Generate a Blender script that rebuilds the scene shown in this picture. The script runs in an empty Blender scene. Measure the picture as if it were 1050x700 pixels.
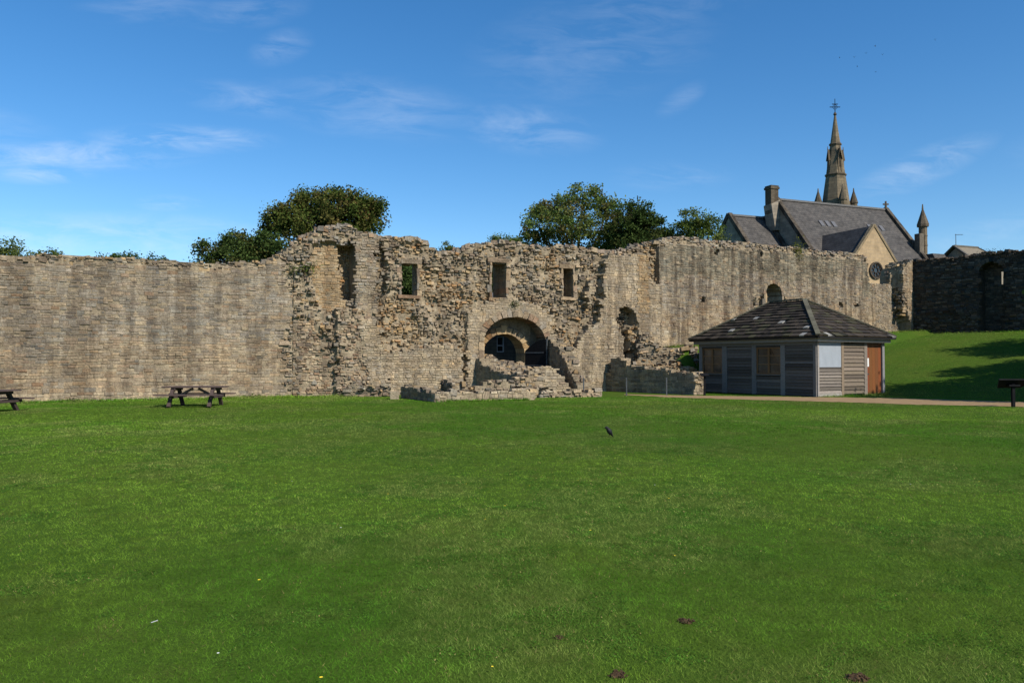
import bpy, math, random
import numpy as np
from mathutils import Vector, noise, Matrix
S = bpy.context.scene
COL = S.collection
R = math.radians
# ------------------------------------------------------------------ camera, sky, sun, exposure
PW, PH, F, EYE = 1050.0, 700.0, 816.7, 1.65
PITCH = math.atan(21.0 / F)
cd = bpy.data.cameras.new('camera'); cam = bpy.data.objects.new('camera', cd); COL.objects.link(cam)
cd.lens = 28; cd.sensor_width = 36; cd.clip_end = 4000; cd.clip_start = 0.05
cam.location = (0, 0, EYE); cam.rotation_euler = (math.pi / 2 + PITCH, 0, 0)
S.camera = cam
SUN_AZ, SUN_EL = R(45), R(41)            # azimuth to the right of straight-behind-camera
sun_dir = Vector((math.sin(SUN_AZ) * math.cos(SUN_EL), -math.cos(SUN_AZ) * math.cos(SUN_EL), math.sin(SUN_EL)))
sd = bpy.data.lights.new('sun', 'SUN'); sd.energy = 5.0; sd.angle = R(0.53); sd.color = (1.0, 0.93, 0.82)
so = bpy.data.objects.new('sun', sd); COL.objects.link(so); so.location = (20, -20, 30)
so.rotation_euler = sun_dir.to_track_quat('Z', 'Y').to_euler()
S.view_settings.view_transform = 'Standard'; S.view_settings.look = 'None'
S.view_settings.exposure = 0.30; S.view_settings.gamma = 1.0
S.render.engine = 'CYCLES'
S.cycles.max_bounces = 6; S.cycles.diffuse_bounces = 3; S.cycles.transparent_max_bounces = 6


class NT:
    """small node-tree helper"""
    def __init__(s, tree):
        s.t = tree; s.n = tree.nodes; s.l = tree.links
    def add(s, kind, **kw):
        nd = s.n.new(kind)
        for k, v in kw.items():
            setattr(nd, k, v)
        return nd
    def put(s, sock, v):
        if isinstance(v, bpy.types.NodeSocket):
            s.l.new(v, sock)
        else:
            sock.default_value = v
    def math(s, op, a, b=0.0, c=0.0, clamp=False):
        nd = s.add('ShaderNodeMath', operation=op, use_clamp=clamp)
        s.put(nd.inputs[0], a); s.put(nd.inputs[1], b); s.put(nd.inputs[2], c)
        return nd.outputs[0]
    def noise(s, vec, scale, detail=4, rough=0.55, dist=0.0):
        nd = s.add('ShaderNodeTexNoise'); s.put(nd.inputs['Vector'], vec)
        nd.inputs['Scale'].default_value = scale; nd.inputs['Detail'].default_value = detail
        nd.inputs['Roughness'].default_value = rough; nd.inputs['Distortion'].default_value = dist
        return nd.outputs['Fac']
    def ramp(s, fac, a, b, lo=0.0, hi=1.0):
        nd = s.add('ShaderNodeMapRange'); s.put(nd.inputs[0], fac)
        for i, v in zip((1, 2, 3, 4), (a, b, lo, hi)):
            nd.inputs[i].default_value = v
        return nd.outputs[0]
    def mix(s, fac, a, b, mode='MIX'):
        nd = s.add('ShaderNodeMix', data_type='RGBA', blend_type=mode)
        s.put(nd.inputs[0], fac)
        for sock, v in ((nd.inputs[6], a), (nd.inputs[7], b)):
            s.put(sock, v if isinstance(v, bpy.types.NodeSocket) or len(v) == 4 else (*v, 1))
        return nd.outputs[2]
    def scale(s, vec, k):
        nd = s.add('ShaderNodeVectorMath', operation='MULTIPLY'); s.put(nd.inputs[0], vec); nd.inputs[1].default_value = k
        return nd.outputs[0]


wd = bpy.data.worlds.new('World'); S.world = wd; wd.use_nodes = True
w = NT(wd.node_tree); w.n.clear()
sky = w.add('ShaderNodeTexSky', sky_type='NISHITA'); sky.sun_disc = False
sky.sun_elevation = SUN_EL; sky.sun_rotation = math.pi - SUN_AZ
sky.altitude = 200; sky.air_density = 1.0; sky.dust_density = 0.25; sky.ozone_density = 4.0
hs = w.add('ShaderNodeHueSaturation'); w.l.new(sky.outputs[0], hs.inputs['Color'])
hs.inputs['Saturation'].default_value = 1.27; hs.inputs['Value'].default_value = 1.0
geo = w.add('ShaderNodeTexCoord'); sep = w.add('ShaderNodeSeparateXYZ'); w.l.new(geo.outputs['Generated'], sep.inputs[0])
yy = w.math('MAXIMUM', w.math('ABSOLUTE', sep.outputs[1]), 0.05)
ca_, cb_ = w.math('DIVIDE', sep.outputs[0], yy), w.math('DIVIDE', sep.outputs[2], yy)
# thin cirrus wisps: (centre px, py, half width, half height, slope, strength)
WISPS = [(60, 158, 110, 13, 0.0, .95), (185, 141, 75, 11, 0.02, 1.0), (40, 176, 45, 9, 0, .9), (95, 243, 170, 20, 0, .75), (172, 208, 28, 7, 0, .6),
         (380, 108, 90, 26, .12, .42), (285, 46, 26, 14, -.2, .45), (540, 130, 60, 20, .1, .5), (610, 45, 100, 44, -.15, .26), (640, 15, 110, 25, -.2, .24),
         (945, 172, 60, 15, -.38, .7), (700, 100, 20, 11, -.5, .3), (255, 100, 60, 14, .1, .4), (1030, 235, 80, 12, -.2, .3), (690, 180, 50, 12, 0, .3),
         (-150, 120, 150, 30, .1, .6), (1250, 120, 160, 30, -.2, .5), (150, 5, 60, 14, 0, .3), (250, 8, 50, 14, -.1, .35)]
tot = None
for (x, y, wx, wy, sl, st) in WISPS:
    a0, b0 = (x - 525) / F, (371 - y) / F
    da = w.math('SUBTRACT', ca_, a0); db = w.math('SUBTRACT', cb_, b0)
    db = w.math('ADD', db, w.math('MULTIPLY', da, sl))
    e = w.math('ADD', w.math('POWER', w.math('ABSOLUTE', w.math('DIVIDE', da, wx * 1.5 / F)), 2.0), w.math('POWER', w.math('ABSOLUTE', w.math('DIVIDE', db, wy * 1.6 / F)), 2.0))
    m = w.math('MULTIPLY', w.math('POWER', w.math('SUBTRACT', 1.0, e, clamp=True), 1.5), st)
    tot = m if tot is None else w.math('MAXIMUM', tot, m)
cmb = w.add('ShaderNodeCombineXYZ'); w.put(cmb.inputs[0], w.math('MULTIPLY', ca_, 6.0)); w.put(cmb.inputs[1], w.math('MULTIPLY', w.math('ADD', cb_, w.math('MULTIPLY', ca_, 0.05)), 24.0))
nz = w.noise(cmb.outputs[0], 1.7, 10, .64, .55)
cl = w.math('MULTIPLY', tot, w.ramp(nz, .40, .80))
bgm = w.mix(w.math('MULTIPLY', cl, .55, clamp=True), hs.outputs[0], (6.0, 6.6, 7.4))
bg = w.add('ShaderNodeBackground'); w.l.new(bgm, bg.inputs[0]); bg.inputs[1].default_value = 0.124
wo = w.add('ShaderNodeOutputWorld'); w.l.new(bg.outputs[0], wo.inputs[0])

# ------------------------------------------------------------------ projection helpers (authoring only)
CP, SP = math.cos(PITCH), math.sin(PITCH)
def ray(px, py):
    a, b = (px - 525) / F, (350 - py) / F
    return Vector((a, CP - b * SP, SP + b * CP))
def at(px, py, D):
    d = ray(px, py); k = D / d.y
    return Vector((d.x * k, D, EYE + d.z * k))
def gnd(px, py, z=0.0):
    d = ray(px, py); k = (z - EYE) / d.z
    return Vector((d.x * k, d.y * k, z))
def proj(x, y, z):
    z -= EYE
    f = y * CP + z * SP; u = -y * SP + z * CP
    return 525 + F * x / f, 350 - F * u / f
def xat(px, D): return (px - 525) / F * D
def nz3(x, y, z=0.0): return noise.noise(Vector((x, y, z)))
def interp(x, pts):
    if x <= pts[0][0]: return pts[0][1]
    for (a, b), (c, d) in zip(pts, pts[1:]):
        if x <= c: return b + (d - b) * (x - a) / (c - a)
    return pts[-1][1]
def inpoly(x, y, poly):
    r = False; j = len(poly) - 1
    for i in range(len(poly)):
        xi, yi = poly[i]; xj, yj = poly[j]
        if (yi > y) != (yj > y) and x < (xj - xi) * (y - yi) / (yj - yi) + xi: r = not r
        j = i
    return r


class Fr:
    """a vertical wall plane on the ground: u along it, d outwards, z up"""
    def __init__(s, p0, p1):
        s.O = Vector((p0[0], p0[1], 0)); v = Vector((p1[0] - p0[0], p1[1] - p0[1], 0))
        s.L = v.length; s.t = v.normalized(); s.n = Vector((s.t.y, -s.t.x, 0))
    def P(s, u, d, z): return s.O + s.t * u + s.n * d + Vector((0, 0, z))
    def px(s, u, z, d=0.0):
        p = s.P(u, d, z); return proj(p.x, p.y, p.z)
    def uz(s, px, py, d=0.0):
        r = ray(px, py); o = Vector((0, 0, EYE)); q = s.O + s.n * d
        k = (q - o).dot(s.n) / r.dot(s.n); p = o + r * k
        return (p - s.O).dot(s.t), p.z
    def topz(s, pts):
        """z(u) from a silhouette polyline in pixels"""
        tab = []
        for x, y in pts: tab.append(s.uz(x, y))
        return lambda u: interp(u, tab)


# ------------------------------------------------------------------ mesh builder, tags
class MB:
    def __init__(s): s.v = []; s.f = []; s.c = []
    def quad(s, *ps, c=(1, 1, 1, 1)):
        i = len(s.v); s.v.extend(ps); s.f.append(tuple(range(i, i + len(ps)))); s.c.append(c)
    def hexa(s, p, c=(1, 1, 1, 1)):
        i = len(s.v); s.v.extend(p)
        for f in ((0, 3, 2, 1), (4, 5, 6, 7), (0, 1, 5, 4), (1, 2, 6, 5), (2, 3, 7, 6), (3, 0, 4, 7)):
            s.f.append(tuple(i + k for k in f)); s.c.append(c)
    def box(s, o, x, y, z, c=(1, 1, 1, 1)):
        o, x, y, z = map(Vector, (o, x, y, z))
        s.hexa([o, o + x, o + x + y, o + y, o + z, o + x + z, o + x + y + z, o + y + z], c)
    def bar(s, a, b, wid, hei, up=(0, 0, 1), c=(1, 1, 1, 1)):
        """rectangular bar centred on the line a-b"""
        a, b = Vector(a), Vector(b); t = (b - a).normalized(); sd = t.cross(Vector(up))
        if sd.length < 1e-4: sd = t.cross(Vector((1, 0, 0)))
        sd.normalize(); u = sd.cross(t).normalized()
        x, y = sd * wid, u * hei
        s.box(a - x / 2 - y / 2, x, y, b - a, c)
    def tube(s, a, b, r0, r1, n=8, c=(1, 1, 1, 1), cap=True):
        a, b = Vector(a), Vector(b); t = (b - a).normalized()
        x = t.orthogonal().normalized(); y = t.cross(x); i = len(s.v)
        for p, r in ((a, r0), (b, r1)):
            for k in range(n):
                an = 2 * math.pi * k / n; s.v.append(p + x * r * math.cos(an) + y * r * math.sin(an))
        for k in range(n):
            s.f.append((i + k, i + (k + 1) % n, i + n + (k + 1) % n, i + n + k)); s.c.append(c)
        if cap:
            s.f.append(tuple(i + n - 1 - k for k in range(n))); s.c.append(c)
            s.f.append(tuple(i + n + k for k in range(n))); s.c.append(c)
    def loft(s, rings, c=(1, 1, 1, 1)):
        n = len(rings[0]); i = len(s.v)
        for r in rings: s.v.extend(r)
        for k in range(len(rings) - 1):
            for j in range(n):
                s.f.append((i + k * n + j, i + k * n + (j + 1) % n, i + (k + 1) * n + (j + 1) % n, i + (k + 1) * n + j)); s.c.append(c)
        s.f.append(tuple(i + n - 1 - j for j in range(n))); s.c.append(c)
        s.f.append(tuple(i + (len(rings) - 1) * n + j for j in range(n))); s.c.append(c)
    def build(s, name, mat, parent=None, loc=None, smooth=False):
        root = parent
        while root is not None and root.parent is not None: root = root.parent
        off = Vector(root.location) if root is not None else Vector(loc or (0, 0, 0))
        me = bpy.data.meshes.new(name)
        me.from_pydata([tuple(Vector(p) - off) for p in s.v], [], s.f)
        me.materials.append(mat)
        at_ = me.color_attributes.new('col', 'FLOAT_COLOR', 'CORNER')
        cc = np.repeat(np.array(s.c, dtype=np.float32), [len(f) for f in s.f], axis=0)
        at_.data.foreach_set('color', cc.ravel())
        if smooth: me.polygons.foreach_set('use_smooth', [True] * len(me.polygons))
        me.update()
        o = bpy.data.objects.new(name, me); COL.objects.link(o)
        if parent is not None: o.parent = parent
        elif loc is not None: o.location = loc
        return o


def tag(o, label=None, cat=None, group=None, kind=None):
    for k, v in (('label', label), ('category', cat), ('group', group), ('kind', kind)):
        if v: o[k] = v
    return o
def thing(name, label, cat, loc, group=None):
    o = bpy.data.objects.new(name, None); COL.objects.link(o); o.location = loc; o.empty_display_size = .3
    return tag(o, label, cat, group)
def copy_tree(o, parent=None):
    c = o.copy(); COL.objects.link(c)
    if parent is not None: c.parent = parent
    for ch in list(o.children): copy_tree(ch, c)
    return c

# ------------------------------------------------------------------ materials
def mat(name):
    m = bpy.data.materials.new(name); m.use_nodes = True
    t = NT(m.node_tree); b = t.n['Principled BSDF']
    b.inputs['Roughness'].default_value = .9
    b.inputs['Specular IOR Level'].default_value = .25
    return m, t, b
def bump(t, b, h, strength=.5, dist=.02):
    nd = t.add('ShaderNodeBump'); t.put(nd.inputs['Height'], h)
    nd.inputs['Strength'].default_value = strength; nd.inputs['Distance'].default_value = dist
    t.l.new(nd.outputs[0], b.inputs['Normal'])
def pos(t): return t.add('ShaderNodeNewGeometry').outputs['Position']
def colattr(t): return t.add('ShaderNodeVertexColor', layer_name='col')

def stone_mat(name, streak=1.0):
    m, t, b = mat(name); P = pos(t); a = colattr(t)
    fine = t.noise(P, 14, 6, .65); mid = t.noise(P, 2.6, 5, .6)
    c = t.mix(1.0, a.outputs[0], t.mix(t.ramp(fine, .25, .75), (.52, .51, .50), (1.40, 1.38, 1.34)), 'MULTIPLY')
    c = t.mix(1.0, c, t.mix(t.ramp(mid, .3, .7), (.80, .78, .76), (1.16, 1.15, 1.1)), 'MULTIPLY')
    # rain-washed vertical staining, weathering that stays put
    st = t.noise(t.scale(P, (1.0, 1.0, .075)), 1.7, 5, .62, .3)
    st2 = t.noise(t.scale(P, (1.0, 1.0, .2)), 4.2, 3, .6)
    k = t.math('MULTIPLY', t.ramp(t.math('ADD', t.math('MULTIPLY', st, .72), t.math('MULTIPLY', st2, .28)), .44, .57), a.outputs[1])
    k = t.math('MULTIPLY', k, streak, clamp=True)
    c = t.mix(k, c, t.mix(1.0, c, (.42, .405, .41), 'MULTIPLY'))
    # lichen, and near-black patches scattered by noise
    li = t.ramp(t.noise(P, 5.5, 6, .7), .63, .72)
    c = t.mix(t.math('MULTIPLY', li, .35), c, (.36, .345, .30))
    dk = t.ramp(t.noise(t.scale(P, (1.0, 1.0, .7)), 3.3, 6, .72), .60, .72)
    c = t.mix(t.math('MULTIPLY', dk, .7), c, (.06, .053, .045))
    t.l.new(c, b.inputs['Base Color']); b.inputs['Roughness'].default_value = .95; b.inputs['Specular IOR Level'].default_value = .12
    h = t.math('ADD', t.math('MULTIPLY', t.noise(P, 22, 5, .7), .6), t.noise(P, 7, 4, .6))
    bump(t, b, h, .75, .05)
    return m
def plain(name, col, rough=.85, var=.25, scale=6.0, bmp=.0, metal=0.0, spec=.25, stretch=(1, 1, 1)):
    m, t, b = mat(name); P = t.scale(pos(t), stretch)
    n = t.noise(P, scale, 5, .6)
    lo = tuple(x * (1 - var) for x in col); hi = tuple(min(1, x * (1 + var)) for x in col)
    t.l.new(t.mix(t.ramp(n, .3, .7), lo, hi), b.inputs['Base Color'])
    b.inputs['Roughness'].default_value = rough; b.inputs['Metallic'].default_value = metal; b.inputs['Specular IOR Level'].default_value = spec
    if bmp: bump(t, b, n, bmp, .02)
    return m
def attr_mat(name, rough=.85, grain=(1, 1, 1), scale=8, amt=.3, bmp=.3, spec=.25):
    m, t, b = mat(name); P = t.scale(pos(t), grain); a = colattr(t)
    n = t.noise(P, scale, 5, .65)
    t.l.new(t.mix(1.0, a.outputs[0], t.mix(n, (1 - amt * 1.4,) * 3, (1 + amt * 1.4,) * 3), 'MULTIPLY'), b.inputs['Base Color'])
    b.inputs['Roughness'].default_value = rough; b.inputs['Specular IOR Level'].default_value = spec
    if bmp: bump(t, b, n, bmp, .01)
    return m
def course_mat(name, r, cols, mortar, bw, bh, zk=1.0, rough=.9, msize=.012, var=.3):
    """courses laid on a plane: brick texture along horizontal direction r and height"""
    m, t, b = mat(name); P = pos(t)
    dt = t.add('ShaderNodeVectorMath', operation='DOT_PRODUCT'); t.l.new(P, dt.inputs[0]); dt.inputs[1].default_value = r
    sp = t.add('ShaderNodeSeparateXYZ'); t.l.new(P, sp.inputs[0])
    cb = t.add('ShaderNodeCombineXYZ'); t.l.new(dt.outputs['Value'], cb.inputs[0]); t.put(cb.inputs[1], t.math('MULTIPLY', sp.outputs[2], zk))
    br = t.add('ShaderNodeTexBrick'); t.l.new(cb.outputs[0], br.inputs['Vector'])
    br.inputs['Color1'].default_value = (*cols[0], 1); br.inputs['Color2'].default_value = (*cols[1], 1); br.inputs['Mortar'].default_value = (*mortar, 1)
    br.inputs['Scale'].default_value = 1; br.inputs['Brick Width'].default_value = bw; br.inputs['Row Height'].default_value = bh
    br.inputs['Mortar Size'].default_value = msize; br.inputs['Bias'].default_value = -.1
    n = t.noise(P, 1.6, 6, .65)
    c = t.mix(1.0, br.outputs[0], t.mix(t.ramp(n, .3, .7), (1 - var,) * 3, (1 + var,) * 3), 'MULTIPLY')
    t.l.new(c, b.inputs['Base Color']); b.inputs['Roughness'].default_value = rough
    bump(t, b, br.outputs['Fac'], -.4, .02)
    return m

M_stone = stone_mat('weathered_stone', 1.0)
M_shade = stone_mat('weathered_shade_stone', .8)  # weathered stone for the wall whose shade is in its stone colours
M_wood = attr_mat('weathered_timber', .85, (1, 1, 9), 6, .5, .4)
M_paint = attr_mat('painted_timber', .6, (1, 1, .4), 5, .12, .05)
M_slate = attr_mat('roof_slabs', .8, (1, 1, 1), 7, .4, .5)
M_glass = plain('window_glass', (.02, .025, .03), .08, .2, 2, 0, 0, .6)
M_reflpane = plain('painted_reflection_glass', (.042, .040, .034), .10, .85, 1.1, 0, 0, .6)  # pale reflections in the panes are noise in the glass colour
M_black = plain('black_painted_metal', (.009, .009, .010), .8, .3, 8, 0, 0, .08)
M_grey = plain('galvanised_post', (.06, .066, .07), .7, .3, 9)

# ------------------------------------------------------------------ terrain
C0 = Vector((8.63, 47.0)); C1 = Vector((30.24, 61.3))
Ct = (C1 - C0).normalized(); Cn = Vector((Ct.y, -Ct.x))
FO = Vector((18.6, 38.6))
def smooth(t): t = np.clip(t, 0, 1); return t * t * (3 - 2 * t)
def ground_h(x, y):
    x = np.asarray(x, float); y = np.asarray(y, float)
    s = (x - FO.x) * .78 + (y - FO.y) * .62
    tt = np.clip(s / 23.0, 0, 1)
    z1 = 3.75 * (tt * .55 + .45 * smooth(tt)) * (1 - .0 * tt)
    u = (x - C0.x) * Ct.x + (y - C0.y) * Ct.y; dc = (x - C0.x) * Cn.x + (y - C0.y) * Cn.y
    zt = (2.5 + 1.55 * np.clip(u / 27.0, 0, 1)) * (1 - smooth((dc - 1.9) / .9)) * smooth((u + 1.2) / 1.6)
    zt = np.where(dc < -3, zt * 0 + zt, zt)
    z = np.maximum(z1, zt)
    und = .05 * np.sin(x * .31 + 1.3) * np.cos(y * .23) + .03 * np.sin(x * .8 + y * .5)
    far = np.clip((y - 4) / 6, 0, 1)
    return z + und * far * np.clip((33 - y) / 8, 0, 1) + .0
def gh(x, y): return float(ground_h(x, y))

def axis(lo, hi, a, b, step, grow=1.35):
    mid = list(np.arange(a, b + 1e-6, step)); left = []; s, p = step, a
    while p > lo: s *= grow; p -= s; left.append(p)
    right = []; s, p = step, b
    while p < hi: s *= grow; p += s; right.append(p)
    return np.array(left[::-1] + mid + right)
gx = axis(-1500, 1500, -26, 44, .5); gy = axis(-800, 2600, 0, 66, .5)
X, Y = np.meshgrid(gx, gy); Z = ground_h(X, Y)
me = bpy.data.meshes.new('ground'); nx, ny = len(gx), len(gy)
idx = np.arange(nx * ny).reshape(ny, nx)
me.from_pydata(np.stack([X, Y, Z], -1).reshape(-1, 3).tolist(), [], np.stack([idx[:-1, :-1], idx[:-1, 1:], idx[1:, 1:], idx[1:, :-1]], -1).reshape(-1, 4).tolist())
me.polygons.foreach_set('use_smooth', [True] * len(me.polygons))
M_ground, t, b = mat('lawn_ground'); P = pos(t)
n1 = t.noise(P, .22, 5, .6); n2 = t.noise(t.scale(P, (1, 1, 1)), 1.7, 6, .65); n3 = t.noise(P, 38, 4, .7)
c = t.mix(t.ramp(n1, .32, .68), (.042, .092, .010), (.068, .108, .014))
c = t.mix(t.math('MULTIPLY', t.ramp(n2, .52, .75), .5), c, (.09, .098, .022))
c = t.mix(1.0, c, t.mix(t.ramp(n3, .25, .75), (.55, .55, .55), (1.35, 1.35, 1.3)), 'MULTIPLY')
t.l.new(c, b.inputs['Base Color']); b.inputs['Roughness'].default_value = 1; b.inputs['Specular IOR Level'].default_value = .05
bump(t, b, n3, .8, .03)
me.materials.append(M_ground)
go = bpy.data.objects.new('ground', me); COL.objects.link(go); tag(go, 'broad mown lawn rising to a grassy mound at the right', 'ground', kind='structure')

# gravel path in front of the hut
P_top = [(640, 404.4), (690, 405.3), (760, 406.3), (840, 407.3), (900, 408.0), (960, 409.5), (1010, 411.0), (1060, 412.6), (1140, 415), (1300, 420)]
P_bot = [(640, 404.9), (690, 407.6), (760, 409.6), (840, 411.8), (930, 414.6), (1010, 416.4), (1070, 417.6), (1150, 420), (1320, 427)]
pm = MB(); N = 90; prev = None
for k in range(N + 1):
    x = 640 + (1300 - 640) * k / N
    a_ = gnd(x, interp(x, P_top) + .25 * nz3(x * .07, 3)); b_ = gnd(x, interp(x, P_bot) + .6 * nz3(x * .09, 7) + .5 * nz3(x * .4, 2))
    row = []
    for j in range(7):
        p = a_.lerp(b_, j / 6); row.append(Vector((p.x, p.y, gh(p.x, p.y) + .012 + .02 * math.sin(math.pi * j / 6))))
    if prev:
        for j in range(6): pm.quad(prev[j], prev[j + 1], row[j + 1], row[j])
    prev = row
M_path, t, b = mat('path_gravel'); P = pos(t)
c = t.mix(t.ramp(t.noise(P, 2.2, 6, .7), .3, .7), (.21, .135, .066), (.30, .205, .105)); c = t.mix(t.ramp(t.noise(P, 30, 4, .8), .55, .75), c, (.12, .09, .06))
t.l.new(c, b.inputs['Base Color']); b.inputs['Roughness'].default_value = 1; bump(t, b, t.noise(P, 45, 4, .7), .6, .02)
tag(pm.build('gravel_path', M_path), 'tan gravel path curving past the timber hut', 'path', kind='structure')
PATH_POLY = [(gnd(x, y).x, gnd(x, y).y) for x, y in P_top] + [(gnd(x, y).x, gnd(x, y).y) for x, y in P_bot[::-1]]

# ------------------------------------------------------------------ masonry
PAL = {
    'buff': [((.36, .275, .175), 4), ((.30, .245, .175), 4), ((.26, .225, .175), 3), ((.42, .345, .23), 2), ((.22, .165, .115), 2), ((.32, .225, .15), 1)],
    'grey': [((.27, .238, .188), 4), ((.225, .20, .165), 4), ((.32, .285, .225), 3), ((.29, .215, .145), 2), ((.17, .150, .125), 2), ((.36, .29, .19), 2)],
    'pale': [((.42, .345, .235), 4), ((.37, .31, .225), 4), ((.33, .29, .225), 3), ((.46, .37, .235), 2), ((.29, .245, .185), 1)],
    'ochre': [((.39, .285, .155), 4), ((.37, .285, .18), 4), ((.34, .215, .11), 2), ((.33, .265, .175), 3), ((.24, .16, .09), 1)],
    'rub': [((.29, .245, .18), 4), ((.235, .205, .16), 4), ((.34, .275, .185), 3), ((.40, .295, .165), 2), ((.165, .14, .108), 3), ((.38, .335, .25), 1)],
    'lichen': [((.215, .195, .145), 4), ((.18, .165, .125), 4), ((.25, .225, .165), 3), ((.22, .175, .12), 1), ((.13, .118, .095), 2)],
    'dark': [((.085, .074, .058), 4), ((.12, .10, .077), 3), ((.052, .047, .04), 3), ((.16, .13, .095), 1)],  # near-black tones carrying shade, for the shaded wall and recesses
}
PALX = {k: ([c for c, n in v], [n for c, n in v]) for k, v in PAL.items()}
MEAN = {k: tuple(sum(c[i] * n for c, n in v) / sum(n for c, n in v) for i in range(3)) for k, v in PAL.items()}
def pick(rng, pal):
    c = rng.choices(*PALX[pal])[0]; k = rng.uniform(.68, 1.09); h = rng.uniform(-.018, .018)
    return (max(.01, c[0] * k + h), max(.01, c[1] * k * .975), max(.01, c[2] * k * 1.0 - h * .5))

def stone(mb, fr, u, z, w_, h, d, rng, r, col, deep=.3):
    """one block: bevelled front, sides running back into the wall"""
    bev = .004 + .085 * r * rng.random(); bev = min(bev, w_ * .34, h * .36)
    rot = rng.gauss(0, .10) * r; ca, sa = math.cos(rot), math.sin(rot)
    tu, tz = rng.gauss(0, .12) * r, rng.gauss(0, .16) * r - .10 * r
    j = .008 + .105 * r
    def pt(x, y, dd):
        return fr.P(u + x * ca - y * sa, dd + tu * x + tz * y, z + x * sa + y * ca)
    cs = []
    for sx, sy in ((-1, -1), (1, -1), (1, 1), (-1, 1)):
        cs.append((sx * w_ / 2 - sx * rng.random() * j * w_ * 2, sy * h / 2 - sy * rng.random() * j * h * 2, sx, sy))
    back = [pt(x, y, d - deep) for x, y, _, _ in cs]
    mid = [pt(x, y, d - bev * 1.1) for x, y, _, _ in cs]
    fro = [pt(x - sx * bev, y - sy * bev, d + rng.uniform(-.02, .02) * r) for x, y, sx, sy in cs]
    i = len(mb.v); mb.v.extend(back + mid + fro)
    for k in range(4):
        q = (k + 1) % 4
        mb.f.append((i + k, i + q, i + 4 + q, i + 4 + k)); mb.f.append((i + 4 + k, i + 4 + q, i + 8 + q, i + 8 + k))
    mb.f.append((i + 8, i + 9, i + 10, i + 11))
    mb.c.extend([col] * 9)

def face_stones(mb, fr, u0, u1, zb, zt, info, skip, seed, course=(.075, .135), wid=(.14, .44)):
    rng = random.Random(seed)
    zlo = min(zb(u0), zb(u1), zb((u0 + u1) / 2)) - .1
    zhi = max(zt(u0 + (u1 - u0) * k / 60) for k in range(61)) + .1
    z = zlo
    while z < zhi:
        h = rng.uniform(*course) if rng.random() < .8 else course[1] * rng.uniform(1, 1.3); u = u0 - rng.random() * .2
        while u < u1:
            w_ = rng.uniform(*wid) * (h / .145) ** .5
            a, b_ = max(u, u0), min(u + w_, u1); u += w_
            if b_ - a < .06: continue
            uc = (a + b_) / 2; ww = b_ - a; hh = h
            zc = z + h / 2 + .11 * nz3(uc * .33, z * .55, seed) + .045 * nz3(uc * 1.4, z * 2.2, seed)
            d, r, pal, st = info(uc, zc)
            if r <= .4: hh *= rng.uniform(.72, 1.22)
            if r > .4:
                zc += r * .16 * nz3(uc * 1.1, zc * 1.1, seed + 3)
                if rng.random() < .30: ww *= rng.uniform(.5, .9)
                if rng.random() < .22 * r: ww *= 1.25; hh *= 1.5
                if rng.random() < .05 * r: continue
            if not (zb(uc) - .12 < zc < zt(uc) - .02 + .10 * nz3(uc * 2.3, seed * 1.7) + rng.uniform(-.05, .05)): continue
            if skip and skip(uc, zc): continue
            jit = (rng.uniform(-.008, .010) if rng.random() > .075 else rng.choice((-.05, -.04, .03))) if r < .4 else rng.gauss(0, .062) * r
            c = pick(rng, pal)
            if r < .4:
                mn = MEAN[pal]; q_ = .1 if rng.random() < .2 else .48; c = tuple(x * (1 - q_) + y * q_ for x, y in zip(c, mn))
            k_ = 1 + .26 * nz3(uc * .75, zc * 1.9, seed) + .16 * nz3(uc * 2.6, zc * 5.5, seed); w_2 = .10 * nz3(uc * 1.1, zc * 1.6, seed + 20)
            c = (c[0] * k_ * (1 + w_2 * .5), c[1] * k_ * (1 - w_2 * .15), c[2] * k_ * (1 - w_2))
            gp_ = .003 + .014 * r
            stone(mb, fr, uc, zc, ww - gp_ + .01, hh - gp_, d + jit, rng, r, (*c, st), deep=.22 + .25 * r)
        z += h

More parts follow.
